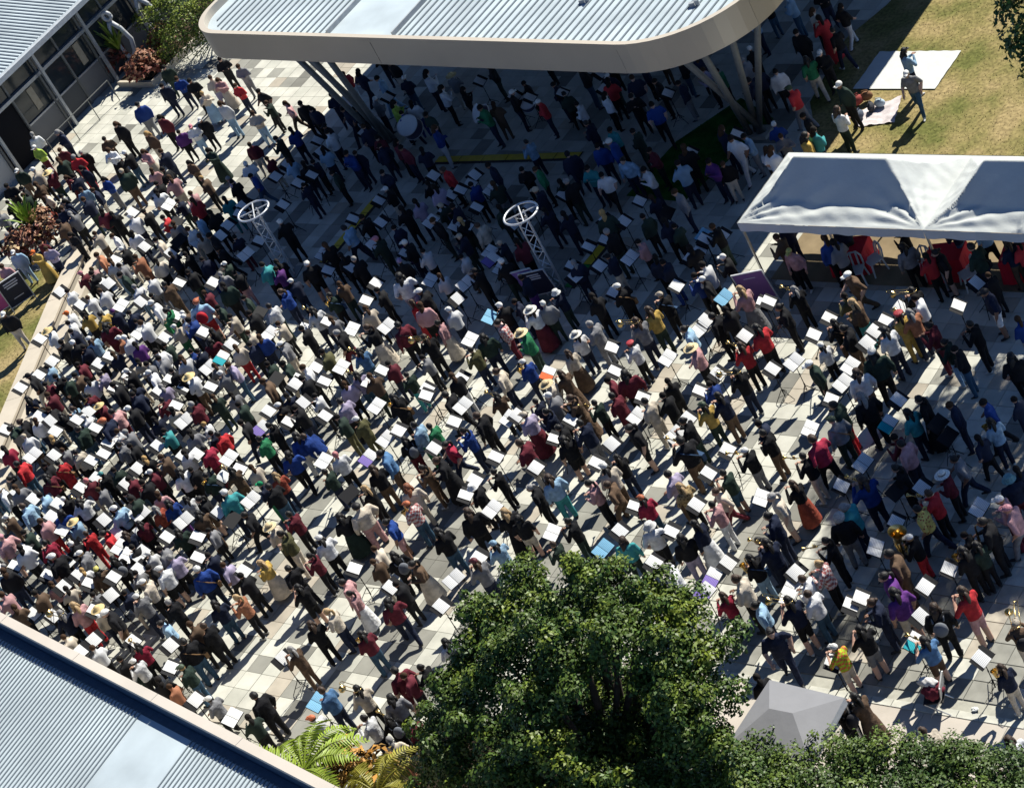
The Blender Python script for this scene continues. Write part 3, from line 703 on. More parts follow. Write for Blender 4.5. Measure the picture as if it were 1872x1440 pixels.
def tree(name, label, base, h, clumps, per, lsize, young, seed, group=None, trunk_r=.2, mat=None, palette=(DARKG, MIDG, YELG), cat='tree'):
    t = thing(name, label, cat, base, 0, group)
    b = Vector(base); r = random.Random(seed); cl = [((c[0]-b.x, c[1]-b.y, c[2]-b.z), rad) for c, rad in clumps]
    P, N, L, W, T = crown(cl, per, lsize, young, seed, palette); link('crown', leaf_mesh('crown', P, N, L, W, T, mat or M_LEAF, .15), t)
    mb = MB(); mb.tube([(0, 0, 0), (.05, .03, h*.25), (0, 0, h*.5)], [trunk_r*1.3, trunk_r, trunk_r*.8], 9); mb.build('trunk', M_BARK, t, smooth=True)
    mb = MB(); pick = cl if len(cl) < 26 else r.sample(cl, 26)
    for c, rad in pick:
        st = Vector((0, 0, h*r.uniform(.22, .5))); c = Vector(c); md = st.lerp(c, .5)+Vector((r.uniform(-.2, .2), r.uniform(-.2, .2), r.uniform(.0, .3)))
        mb.tube([st, md, c], [trunk_r*.45, trunk_r*.28, .025], 6)
    mb.build('limb', M_BARK, t, smooth=True)
    return t
def shell_clumps(c, r, n, seed, rmin, rmax, low=-.25):
    rr = random.Random(seed); out = []
    tries = 0
    while len(out) < n and tries < 6000:
        tries += 1
        d = Vector((rr.gauss(0, 1), rr.gauss(0, 1), rr.gauss(0, 1))).normalized()
        if d.z < low: continue
        k = rr.uniform(.62, 1.0); p = (c[0]+d.x*r[0]*k, c[1]+d.y*r[1]*k, c[2]+d.z*r[2]*k); rad = rr.uniform(rmin, rmax)
        if all((Vector(p)-Vector(q)).length > .78*min(rad, s)+.35*max(rad, s) for q, s in out): out.append((p, rad))
    return out
# the big fig in front; clumps placed where the crown's lobes stand
lobes = [(1075, 1085, 5.6, .75), (1040, 1130, 5.4, .8), (1110, 1130, 5.6, .8), (1190, 1120, 5.3, .8), (1250, 1150, 5.2, .85), (960, 1110, 4.9, .8), (905, 1150, 4.8, .8), (990, 1170, 5.4, .85), (880, 1210, 4.5, .7), (940, 1220, 5.1, .9), (1030, 1220, 5.6, .8),
         (1130, 1190, 5.6, .9), (1215, 1210, 5.3, .85), (1275, 1200, 4.9, .7), (1285, 1262, 4.5, .65), (1230, 1290, 4.9, .8), (850, 1270, 4.2, .7), (900, 1290, 4.6, .85), (980, 1300, 5.1, .85), (845, 1320, 3.8, .6), (870, 1345, 4.0, .75),
         (930, 1370, 4.3, .85), (1020, 1380, 4.6, .75), (1250, 1360, 4.3, .75), (1290, 1330, 4.0, .6), (810, 1390, 3.4, .65), (850, 1420, 3.5, .75), (960, 1440, 3.8, .8), (1080, 1440, 4.0, .8), (905, 1440, 3.5, .7), (1150, 1470, 3.6, .8)]
lobes += [(1060, 1290, 3.0, .7), (1130, 1340, 3.0, .8), (1190, 1390, 2.9, .8), (1240, 1300, 3.0, .7), (1000, 1260, 3.6, .7), (1180, 1290, 2.6, .8), (1090, 1230, 3.2, .8), (1100, 1400, 2.6, .8), (1300, 1385, 2.6, .7), (1345, 1425, 2.4, .7), (1270, 1440, 3.0, .8), (1190, 1450, 3.2, .8), (1345, 1470, 2.6, .8)]
lobes += [(795, 1345, 2.9, .5), (805, 1430, 2.8, .55)]
for sx, sy, sh in ((1075, 1075, 5.8), (985, 1105, 5.3), (895, 1140, 4.9), (1180, 1105, 5.5), (1250, 1135, 5.3), (940, 1190, 5.2), (1040, 1180, 5.9), (1120, 1175, 5.8), (1005, 1290, 5.3), (860, 1270, 4.5), (1215, 1290, 5.0)):
    lobes += [(sx, sy, sh, .42), (sx-11, sy-22, sh+.05, .30)]                      # leading shoots that give the crown its points
cl = []; lr = random.Random(77)
for px, py, h, rad in lobes:
    p = at(px, py, h); cl.append((tuple(p), rad*.82)); out = Vector((p.x-12.9, p.y+12.4, 0)); out = out.normalized() if out.length > .3 else Vector((0, 0, 0))
    for k in range(4):                                   # spiky side shoots and leading tips
        a = lr.uniform(0, 6.28); d = Vector((math.cos(a), math.sin(a), 0))*.7+out*.5; q = p+d*rad*lr.uniform(.7, 1.15)+Vector((0, 0, lr.uniform(-.55, .45))); cl.append((tuple(q), rad*lr.uniform(.28, .48)))
    for k in range(2): q = p+Vector((lr.uniform(-.3, .3), lr.uniform(-.3, .3), rad*lr.uniform(.75, 1.05))); cl.append((tuple(q), lr.uniform(.18, .30)))
cl += shell_clumps((12.9, -12.5, 2.3), (2.7, 2.1, 1.1), 26, 9, .55, .8, low=-.5)
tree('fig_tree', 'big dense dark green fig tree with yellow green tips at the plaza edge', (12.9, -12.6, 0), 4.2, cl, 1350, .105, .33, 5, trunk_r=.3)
# tall tree beyond the lawn: its crown's underside hangs in at the corner and its shade lies over the right of the plaza
cl = shell_clumps((17.2, 10.7, 12.0), (3.7, 3.6, 2.8), 44, 31, .8, 1.25, low=-.8)
cl += [(tuple(at(1862, 30, 8.0)), .55), (tuple(at(1880, 80, 7.8)), .6), (tuple(at(1866, 90, 7.6)), .34), (tuple(at(1848, 8, 8.3)), .3), (tuple(at(1905, 130, 7.7)), .5)]
tree('shade_tree', 'tall tree whose dark leaves hang in over the right lawn', (18.6, 12.4, 0), 9.5, cl, 620, .15, .2, 8, trunk_r=.32)
# round shrub and small plants by the classroom block
def near(px, py, h): return tuple(at(px, py, h))
cl = [(near(x, y, h*.75), r*1.05) for x, y, h, r in ((300, 30, 1.9, .7), (345, 40, 1.9, .75), (330, 75, 1.3, .75), (375, 20, 2.0, .7), (300, 70, 1.1, .6), (360, 85, .9, .6), (270, 40, 1.5, .55), (320, 10, 2.3, .7), (380, 60, 1.2, .6), (310, 105, .6, .5), (400, 5, 2.2, .7))]
tree('round_shrub', 'round bright green shrub beside the grey sculptures', (-26.9, 17.9, 0), 1.0, cl, 900, .10, .75, 12, trunk_r=.1, palette=(np.array([.03, .06, .012]), np.array([.07, .13, .02]), np.array([.22, .26, .03])), cat='shrub')
def strap_plant(px, py, hh, nl, col, label, name='strap_leaf_plant', L=1.0, seed=1, spread=.8):
    t = thing(name, label, 'plant', at(px, py)+Vector((.35 if py < 200 else 0, 0, 0))); r = random.Random(seed); mts = solid(name+'_leaf_%d' % seed, col, .45, .4, nscale=3, namt=.25); mes = []
    for q in range(4):
        mb = MB(); V = []; F = []; n = 6; w = r.uniform(.035, .055); bend = r.uniform(.3, .9)
        for i in range(n+1):
            u = i/n; x = L*u*math.cos(bend*u*1.2)*.9; z = L*(math.sin(u*1.35)*.95-.25*bend*u*u); ww = w*(1-u**2.2)+.004
            V += [(x, -ww, z+.012), (x, 0, z), (x, ww, z+.012)]
        for i in range(n): k = i*3; F += [(k, k+1, k+4, k+3), (k+1, k+2, k+5, k+4)]
        mb.add(V, F); mes.append(mb.mesh('leaf', mts))
    for k in range(nl):
        o = link('leaf', r.choice(mes), t, (0, 0, hh)); s = r.uniform(.7, 1.1); o.scale = (s, s*1.3, s); o.rotation_euler = (r.uniform(-.2, .2), r.uniform(-spread, .35*spread), r.uniform(0, 6.28))
    mb = MB(); mb.tube([(0, 0, 0), (0, 0, hh+.05)], [.07, .05], 7); mb.build('stem', M_BARK, t)
strap_plant(230, 128, .95, 30, (0.17, .24, .035), 'tall bright green strap leaf plant in front of the dark classroom glass', L=1.15, seed=3)
strap_plant(84, 452, .95, 40, (0.20, .30, .03), 'bright green strap leaf plant among the crowd at the left edge', L=1.0, seed=4)
strap_plant(262, 66, 1.0, 16, (0.10, .17, .03), 'darker strap leaf plant between the two grey sculptures', L=.9, seed=9)
def croton(px, py, h, r_, n, label, seed):
    cl = [((at(px, py).x+rng.uniform(-r_, r_)*.7, at(px, py).y+rng.uniform(-r_, r_)*.7, h+rng.uniform(-.35, .25)), rng.uniform(.25, .42)) for _ in range(n)]
    b = at(px, py)
    tree('croton', label, tuple(b), h, cl, 330, .21, .3, seed, 'red leaved crotons', .04, M_LEAFM, (np.array([.13, .025, .02]), np.array([.30, .08, .05]), np.array([.45, .34, .18])), 'shrub')
croton(214, 134, .75, .6, 14, 'red brown croton below the tall strap leaf plant', 41)
croton(280, 150, .75, .55, 13, 'red brown croton at the plaza end of the garden bed', 42)
croton(312, 100, .9, .3, 4, 'small croton with bright red flowers beside the round shrub', 43)
croton(104, 446, .75, .55, 11, 'dark red croton right of the left edge strap leaf plant', 44)
croton(62, 482, .75, .5, 10, 'dark red croton below the left edge strap leaf plant', 45)
# tree ferns in front of the parapet
def fern(px, py, h, L, nf, label, seed, col=(0.20, .27, .02), rot0=0.0):
    base = at(px, py, 0); t = thing('tree_fern', label, 'fern', base); r = random.Random(seed)
    mt = solid('fern_leaf_%d' % seed, col, .5, .35, nscale=2.5, namt=.3)
    mes = []
    for q in range(3):
        mb = MB(); n = 26; pts = []
        for i in range(n+1):
            u = i/n; pts.append(Vector((L*u*.93, 0, L*(.42*math.sin(u*2.0)-.34*u*u*(1+.2*q)))))
        mb.tube(pts, [.022*(1-i/(n+2)) for i in range(n+1)], 5)
        for i in range(2, n):
            u = i/n; ll = L*r.uniform(.20, .29)*math.sin(math.pi*min(1, u*.92+.10))**.7; d = (pts[i+1]-pts[i]).normalized()
            for s in (-1, 1):
                sd_ = Vector((.38+r.uniform(-.12, .12), s*.92, -.12-.1*q+r.uniform(-.12, .1))).normalized(); a = pts[i]; e = a+sd_*ll+Vector((0, 0, -.10*ll)); md = a+sd_*ll*.45+Vector((0, 0, .04*ll)); w = L*.018
                mb.add([a-d*w*.6, a+d*w*.6, md+d*w, e, md-d*w], [(0, 1, 2, 3, 4)] if s > 0 else [(4, 3, 2, 1, 0)])
        mes.append(mb.mesh('frond', mt))
    for k in range(nf):
        o = link('frond', mes[k % 3], t, (0, 0, h)); s = r.uniform(.8, 1.1); o.scale = (s, s, s); o.rotation_euler = (r.uniform(-.12, .12), r.uniform(-.25, .18), rot0+6.283*k/nf+r.uniform(-.15, .15))
    mb = MB(); mb.tube([(0, 0, 0), (.03, 0, h*.5), (0, 0, h+.05)], [.16, .12, .11], 8); mb.build('trunk', M_BARK, t)
b_ = at(556, 1408, 2.9); u_, v_, _ = to_px((b_.x, b_.y, 0)); fern(u_, v_, 2.9, 1.75, 13, 'tree fern with bright yellow green fronds beside the parapet', 4, (0.24, .32, .03), .35)
b_ = at(690, 1450, 2.3); u_, v_, _ = to_px((b_.x, b_.y, 0)); fern(u_, v_, 2.3, 1.5, 10, 'smaller fern with yellowing fronds right of the bright tree fern', 6, (0.26, .24, .03), .1)
b_ = at(640, 1400, 2.3); cl = [(tuple(at(x, y, h)), r) for x, y, h, r in ((630, 1385, 2.4, .4), (660, 1400, 2.3, .4), (640, 1420, 2.2, .45), (690, 1390, 2.3, .35), (615, 1415, 2.1, .35), (700, 1430, 2.1, .45))]
tree('croton', 'orange and yellow leaved croton between the ferns and the fig tree', (b_.x, b_.y, 0), 2.2, cl, 330, .22, .9, 46, 'red leaved crotons', .05, M_LEAFM, (np.array([.16, .10, .02]), np.array([.24, .16, .03]), np.array([.48, .24, .05])), 'shrub')
mb = MB(); mb.box((15.0, -15.6, -.015), (20, 9.2, .07)); struct(mb.build('garden_bed', solid('bed_mulch', (0.035, 0.026, 0.018), .95, .1, nscale=6, namt=.4)))
# clipped shrubs along the bottom of the view
hx = [(1366, 1415, 1.9), (1372, 1447, 2.0), (1392, 1385, 1.6), (1450, 1415, 1.8), (1515, 1385, 1.5), (1565, 1398, 2.1), (1625, 1383, 2.0), (1690, 1408, 2.0), (1745, 1398, 2.0), (1800, 1415, 1.9), (1848, 1423, 1.8), (1375, 1443, 2.0), (1900, 1433, 1.7), (1430, 1463, 2.1), (1500, 1453, 2.2), (1570, 1468, 2.2), (1640, 1463, 2.2), (1710, 1473, 2.1), (1780, 1478, 2.1), (1850, 1483, 2.0)]
words_ = ['hedge shrub nearest the fig tree', 'hedge shrub below the shade shelter', 'hedge shrub in front of the fur coated person', 'hedge shrub below the folding chair', 'hedge shrub right of the folding chair', 'hedge shrub at the far right end of the row']
for k in range(6):
    mem = [q for i, q in enumerate(hx) if i % 6 == k] if False else hx[k*3:k*3+3]
    xs = [q for q in hx if (1360+k*90) <= q[0] < (1360+(k+1)*90)]
    if not xs: continue
    cl = []
    for px, py, h in xs:
        p = at(px, py, h); cl.append((tuple(p), .62))
        for _ in range(5): cl.append(((p.x+rng.uniform(-.6, .6), p.y+rng.uniform(-.5, .5), p.z+rng.uniform(-.5, .18)), rng.uniform(.28, .45)))
    b = Vector(cl[0][0])
    tree('hedge_shrub', 'leafy glossy green '+words_[k], (b.x, b.y, 0), 1.7, cl, 1300, .088, .5, 60+k, 'glossy hedge shrubs along the path', .06, None, (np.array([.014, .036, .012]), np.array([.036, .080, .018]), np.array([.10, .145, .02])), 'shrub')
# what the photograph shows: people by the place of their head (in enlarged crops), colours of top / legs / head, marks
# a row: x y top legs head marks ; marks: ! always its own object, L long skirt or dress, H shorts, T trombone, X saxophone, P trumpet, C clarinet, U tuba, F looks towards the viewer, A arms folded, W walking, Q squatting, =words names a landmark person
PEOPLE = {
(0, 0): """1000 760 b g K !F=royal_blue_shirt;1185 620 n n k !F;1195 490 d d k F;1290 570 b n h !F;1385 585 k k k F;1530 565 c v h F;1590 580 p c h FL;1470 680 c s b !FL=cream_top_and_pale_jeans;1720 620 r n h !F=crimson_top_by_the_canopy_corner;1610 750 w s h F;1460 870 k k W !F;1390 920 w s p !F;1170 850 m k k F;1300 960 u k k !F=purple_patterned_shirt;850 900 k k h !FH;1075 970 h c b F;760 1010 h k k F;790 1090 w k h !FL;1050 1100 p c h FL;430 960 n n g F;260 1070 l m W !F=lime_hi-vis_top;440 1090 m k h F;540 1140 r r g !F=red_shirt_by_the_doorway;590 1110 k k g F;600 1220 n n k F;130 1240 d h W F;50 1350 k k k F;760 1300 b g k F;490 1290 m m h F;590 1380 s w h F;1520 1090 d d k !FL;1380 1180 h k k F;1820 1050 m c h F;1840 820 c s h F;1600 430 k k k F;1740 480 g g h F;1790 1190 w w W F;1240 1300 p c h;1480 1300 h k b;1700 1330 k k k;1840 1280 b j k;1150 1340 k k k;1300 1330 w g h;1400 1410 p k h""",
(470, 0): """20 660 k k k W;80 750 d k h;215 750 p h h !W;320 750 k k k F;400 790 n k k F;540 690 n n k;640 790 n n k;720 790 n n k;730 530 n n k W;640 540 r w h;890 570 s s k W;980 760 l k k !=lime_shirt_in_the_canopy_shade;1060 830 b n k;1120 760 w b k;1220 540 w n k;1330 650 w k k !;1490 660 k k k;1240 830 d k k;1640 780 e n k;1720 770 h h h;1280 940 b w h;250 950 b n k;150 1010 d d k;520 970 w n k;660 1110 b n k;720 1110 n n h;1000 1040 m k k;1060 1070 m n k;900 1070 n n k;880 1000 m k k;1200 1100 n k k;480 1100 s n k;1370 1230 r k h !=red_top_in_the_canopy_shade;1250 1340 k k k;1300 1370 v k k;920 1250 n k k;1570 1350 b k k;1700 1200 n n k;340 1200 k n k;420 1180 n k k;560 1260 d k k""",
(940, 0): """100 1040 s n k !=pale_blue_shirt_on_the_yellow_ramp;190 740 r n W;300 620 n n k;470 760 w n k;540 900 n n k !=navy_striped_top;680 600 r k k;650 700 w k k;850 700 k k k;1040 590 k k k;1000 760 b k k;1390 510 v k h;1490 520 e k k;710 940 t k k;710 1030 b n W;610 1060 b n k;730 1080 k k h;800 1160 s n k !;880 960 d d k;1000 1090 m k k;540 1220 t n k;640 1270 w k k;1200 1200 s n k;1230 1250 b n k;1430 1170 u n k;1520 1190 k c h F;1590 1000 w w k;1690 990 s g k;1830 1100 w k h;60 1230 k k k;170 1230 e k h;340 1330 d k k;960 1230 w n k""",
(1402, 0): """290 440 e c k !W=bright_green_tee;490 230 k n k !W=black_sleeveless_top;390 380 k k W;60 520 w k k;180 650 r g d;540 610 d k W;500 810 w d h !=white_top_and_olive_skirt;985 385 s n K !=blue_shirt_on_the_lawn_sheet;1020 530 g j W !W=grey_tee_and_jeans_on_the_lawn;55 920 b n W;100 990 g k h;260 1000 y j k !=yellow_top_behind_the_marquee;220 230 k k k;320 90 c k h;390 140 r r k L;530 60 k w k;280 840 k g k;20 1100 w k h;620 740 m k k Q;330 960 t n k""",
(0, 360): """60 270 k n g F;100 400 s s W !F;250 400 y y O !FL=mustard_dress_by_the_notice_boards;340 370 v n h F;300 330 m k k F;450 80 n n h F;520 270 k k k F;480 30 n k k F;20 500 p p h F;30 850 k c W !FH=black_tee_and_beige_shorts_on_the_left_lawn;740 110 m k k;820 130 k k k;830 280 w m h;700 270 c h h;960 150 w n W;1060 110 k k k;1200 150 r k k;1150 310 c h k;960 270 w n k;720 420 o c h;810 470 w s h;1000 440 o o h !=orange_hoodie;1140 470 c k k;1250 420 n k k;1440 160 s w h;1540 120 k k k;1640 20 t t k;1410 30 r k h;1480 460 n b k;1650 490 d m W;1720 560 k p k;1720 300 n m k;1600 380 k k k;1540 280 k k k;1360 420 k k k;1380 550 k d k;1350 520 k k W;880 500 g d k;890 560 d d k;680 560 k k k;600 560 m k p;680 530 p k h;500 690 w n k !;650 740 w w h;740 690 w g h;990 660 w s g;860 590 v n h;1090 600 w g h;1210 640 h h k !;1120 770 w e W;1220 830 e k k !=green_hoodie_left_crowd;1430 780 s r O !=pale_blue_top_and_red_backpack;1350 880 w k W;1390 900 b n k;1500 700 m k h;1480 700 d d k;1790 730 d k k;1630 650 d k k;1820 990 c h h;1830 850 k k k;1690 870 c d k;500 850 w k O;620 860 y k k;740 860 y k k !;830 840 n n u;770 950 m m k !=maroon_hoodie_left_crowd;510 920 w g k;530 980 n n k;950 850 n k k;1000 910 g k k;1040 920 w k h;1280 950 c e W;1100 960 k n k;920 1030 w k W;880 1030 o b W;950 1040 w k S;660 1040 s n W !;540 1070 k k W;460 1060 k k k;620 1100 n k k;990 1080 u n k;1210 1080 d n k;1150 1130 w k k;830 1150 n k h;1010 1200 c k k;1080 1220 g k k;1170 1180 g w k;1330 1180 w g h;1400 1130 b n k;1450 1130 n n k;1530 1060 m w k !;1720 1100 c r h;1680 1220 v j h;1620 1290 g g W;1100 1280 w k W;1260 1270 k k k;1320 1320 k k k;740 1290 v n k !=lavender_top_left_crowd;580 1220 m k k;560 1300 h h k;640 1340 w n k;420 1310 k k k;340 1370 m g k;480 1340 d k k;840 1370 k k k;970 1390 n k k;1700 1280 w k k;1600 800 d h k;1530 740 k k k;1830 1080 n k k""",
(470, 360): """180 190 k k W;350 -80 n n k !=tall_navy_figure_above_the_left_tower;780 150 k k k;1060 90 k k k;650 230 s n k !;620 430 k k k;720 460 k k g;1040 480 k n v;880 310 d d p;1010 230 n u k;1160 40 v n k;1440 70 n k k;1770 80 d d k;1620 210 c d h !=peach_hooded_top_in_shade;1490 290 n d c;1220 400 w k k;1500 440 w h k;370 500 k k W !;150 480 k n k;150 530 u n k;50 500 t k k;260 620 n n W;190 690 b n h !=bright_sky_blue_jacket;610 640 h d h;540 720 d k k !;100 800 w d k !;410 830 w n k !;600 990 k m g !;890 680 k k k;1040 590 w v k !=white_hoodie_in_shade;1340 580 w d h;1200 690 k k W !;1140 770 r r h !L=long_bright_red_coat;1190 800 p k h;1330 920 p c k !L=dusty_rose_long_dress_mid_crowd;1410 830 w n W;800 820 c k h;820 950 k c h !L=black_top_and_cream_skirt;1040 940 m k k !;1230 1030 k k h !;1650 1030 d n k !;1780 800 k n W;1770 910 q m k !=pink_checked_shirt;1570 1120 f n k !=olive_top;1760 1270 c n h !=cream_jumper_and_navy_trousers;750 1130 a j k !=blue_denim_jacket;190 1070 g c W !;340 960 k k k;310 1010 k k k;20 1030 b n h;490 1130 f k k;1100 1300 d t k !;730 1300 v j k !;640 1370 v k h;90 1220 d k k;340 1330 k k k;1220 1170 g k k;1430 1310 k w h;60 1340 h k h;490 1190 f k k""",
(940, 360): """20 760 n n k;70 590 n u k;130 830 w m S !L=white_top_and_straw_hat_by_the_banner;220 790 g d W;320 700 n d B !=pale_grey_bucket_hat;70 990 e d S !=dark_green_jacket_and_straw_hat;460 1010 w n S !=wide_white_straw_hat;570 930 g g g !;900 910 g n h !;990 830 y d h !=golden_yellow_coat;1080 720 k k c !;770 660 k k W !;580 730 k k k;860 1080 w k R !=white_top_and_red_beret;1330 580 b k k;1390 600 k k W;1540 440 k k W;1660 680 p g b !L=dusty_pink_long_dress;1460 870 k k k !;1550 830 k k k;1260 960 s d k !;1310 1100 p k S !=pink_shirt_and_straw_hat;1780 960 r k k !=red_jacket_upper_one_of_the_pair;1660 1090 r k h !=red_jacket_lower_one_of_the_pair;1630 1280 k n k !;400 1140 c h h !L=tan_top_and_pleated_brown_skirt;350 1290 h h h !L;80 1210 b n W !=cobalt_blue_top_by_the_orange_folder;810 1300 m k k !=wine_red_hoodie;700 1330 m m k;740 1280 w k W;250 1370 c h S !=straw_hat_beside_the_orange_folder;1130 1350 k k k;1440 1370 b k k;1370 1380 h k h;1100 180 n k k;1180 220 d k k;950 150 d k k;1030 450 n k k;1100 480 n b k;1390 500 w k k;1290 380 k n k;920 330 p k k;230 100 n n k;370 130 n n k;30 330 m k k""",
(1402, 360): """170 390 p k Y !F=pale_pink_tee_and_yellow_cap;90 300 h k h;430 310 b k h;500 340 g k k;470 380 w m k;610 560 h h W !=brown_jacket_and_white_cap;640 770 h t b !=rust_brown_top_and_long_fair_hair;580 730 f k k;210 680 k k g !;110 800 k k k !;1000 370 g k k !;1170 440 r k k;1250 400 k k k !;1510 370 d n k !;1760 340 n h h !;1840 340 r k k;1070 690 k m k !;1100 740 w k k;1610 690 n w K !H=navy_top_and_pale_shorts;970 870 y y R !=mustard_cardigan_and_red_beret;1050 850 o n g !;1200 940 m m k !;500 920 k h k !;580 960 k h k !;410 1090 w k W !=small_white_clad_figure_in_white_cap;330 1210 d k W !;770 1150 d k W !=dark_green_top_and_white_cap;870 980 w n K !;660 1290 w h h !;1310 1060 d s k !;1390 1110 k j k;1500 930 k k k !;1780 1180 k k k !;1840 900 b c h""",
(0, 720): """210 40 n c k !;360 10 m c h;540 110 s k h !=turquoise_top_by_the_seat_wall;640 20 m k k !;830 130 p m k !=pink_top_left_crowd;950 110 k n W;980 10 n k k;1190 50 m k k !;1410 80 m n g !;1560 30 d d h;1750 80 d k k;1690 10 g k k;1770 210 k n k;1600 300 r k k !=scarlet_top_above_a_crimson_one;1500 400 z m k !=crimson_top_below_a_scarlet_one;1550 290 n k k;160 200 k j h !;90 250 d d k !;450 160 k j k !;580 260 d j k !;770 200 n k O !;930 280 g n g;880 370 g k k !=grey_hoodie_left_crowd;960 380 k k k;1130 190 n k k;1210 270 t k k;1000 250 w k h;140 510 r j k !=red_top_nearest_the_seat_wall;340 520 k k k;430 510 r r k !;340 610 m k k !;90 610 k k k !;560 430 c k k !=fawn_hooded_coat;640 640 m c r;750 590 k k t !=black_top_and_teal_cap;840 560 d k k;1060 480 k k b;1190 460 h k h;1110 570 m k W;1050 650 k k k;1310 570 w k k !;1400 560 k k k;1510 600 d n k !;1690 560 h h k !;1650 730 t n W !=teal_top_left_crowd;1470 760 k h k !;1700 540 k k k;1840 540 c k h;10 700 w k W !;180 820 s k h !=light_blue_jacket_left_edge;310 740 s g k;440 880 b g k !=royal_blue_top_left_crowd;580 790 w k k !=bulky_white_jumper;850 840 s k W !=ice_blue_hooded_top;730 700 g k h;930 720 k k k;970 770 d k k;1150 740 p c h;1230 800 b u k !;1140 840 i n g !=orange_red_jacket_and_grey_hair;1360 770 w k k !;1450 880 h h k !=brown_long_coat_left_crowd;1800 880 k k k !;60 900 h h W;310 930 p r h;350 1000 m d k;640 1020 r r h !=left_one_of_two_scarlet_coats;770 1010 r r k !=right_one_of_two_scarlet_coats;920 1030 n n h !;1020 950 m k k !=plum_top_below_the_ice_blue_one;1300 1010 d k k !;20 1050 p k p !=salmon_pink_top_at_the_left_edge;340 1090 z k k !=dark_crimson_jumper;190 1010 d k k;150 1130 w k k;140 1170 r n h !;400 1190 k n W !;530 1100 k g W;600 1160 g s W !;710 1290 h k Y !=lime_yellow_cap;830 1210 k k k !;1000 1310 g k k;1060 1370 c k W !;1180 1280 w k W !=white_hood_lower_left_crowd;1250 1200 v k g !;1450 1290 b n W !;1530 1180 n k k;1640 1250 v k h;30 1300 k n h;90 1350 k k h !;1500 1190 s k h;380 1390 p k h;1770 1330 k k k;1180 1130 g k k;1100 1260 k k k""",
(470, 720): """170 90 k k W !;220 20 n n k;620 60 v k k !=lilac_puffer_jacket;100 230 k k k !;30 330 e k k !=sea_green_jumper;290 310 b w k !=azure_jumper_with_pale_trousers;400 290 b c h !=bent_over_blue_shirt_and_beige_trousers;600 170 d f k;740 190 f f W !;230 450 b k k !=royal_blue_jumper_with_dark_trousers;140 600 i n b !=brick_red_top_and_fair_hair;100 680 k j k !;40 660 n e e;580 450 w k r !=white_top_and_pink_headscarf;510 570 d n k !;920 430 a h k !=blue_patterned_shirt_and_tan_trousers;850 550 k h h !;1080 340 k m k !;1020 310 k k k;1160 230 s e k !=light_blue_top_next_to_emerald;1270 240 e n k !=emerald_jacket;1390 360 z n k !=crimson_jumper_with_navy_trousers;1520 270 b n k !=deep_blue_hoodie;1620 160 k k h !;1330 480 k k h !L;1220 540 h h k !=khaki_brown_jumpsuit;1100 690 c c o !=cream_top_and_ginger_hair;800 690 k k b !;740 830 c p k !=off_white_baggy_hoodie;960 930 b p k !H=deep_blue_polo_and_bare_legs;1110 810 q j O !=orange_patterned_shirt;610 900 k d k !L;250 880 m k k !;110 970 c k S !;190 1020 f c k !;470 1060 w k W !;540 1090 k k k !;400 1180 m k k !;1000 1180 k k k !;1330 1010 k j k !=bald_dark_figure_with_teal_jeans;1540 870 k k h !;1590 680 k k W !=white_sunhat_above_black_top;1740 570 k k k !;1810 870 k k b !L;1740 1100 s s s !=sky_blue_soft_case;1600 1230 g n m !;1150 1230 h c k !L;860 1230 h c h;40 1230 y c b !L=gold_flecked_top_and_cream_skirt;240 1280 k k k !;640 1370 p w k !;1570 1330 h h h !;1030 1390 k k k;870 1130 c k h;1000 30 k k k !;1390 10 k k k !;1750 20 h k k !""",
(940, 720): """170 60 n n k !;250 130 n n k !;90 160 v m c !L=dusky_lavender_top_and_plum_skirt;270 20 g g W;430 30 h h h !L;600 70 d k k !P;730 20 m m k !;970 60 c c k !=oatmeal_top_and_beige_trousers;860 240 k k k !;500 220 n g k !=navy_top_and_grey_trousers;340 250 k k k !;370 340 k k k !;60 360 m c h !;20 390 k k k;1390 90 y d d !=lemon_yellow_hoodie;1250 200 k d k !;1230 350 k h k !P;840 330 h n h !;760 470 k n k !;670 540 c h W !;560 650 p k k !=pale_pink_hoodie;700 660 h h h !;940 770 z j O !=bright_red_top_and_orange_red_cap;1140 590 v h k !=lilac_top_behind_the_gold_shawl;1220 680 G k b !=gold_brocade_shawl;1540 580 d j k !H;1490 700 c m h !;1460 810 p w k !=pink_top_and_white_trousers;1330 950 n w k !L=navy_top_and_long_white_skirt;1220 1060 k v k !;990 980 w k W !=white_tee_and_white_hat;790 1080 t d h !=aqua_tie_dye_top;1130 1260 w n g !=white_shirt_and_grey_hair;410 930 k d k !;140 680 k k g !;260 620 s t h !=sky_blue_top_and_teal_trousers;90 720 n k k !;30 920 k c k !H;300 1100 d k h !;1730 1200 k s k !;1800 1070 n n k !;1640 1350 c k h !;1700 420 k g W !P;1830 290 k h k !;1500 20 n h k !=deep_navy_hoodie_by_the_open_paving;1800 220 n k k;1100 20 k k k""",
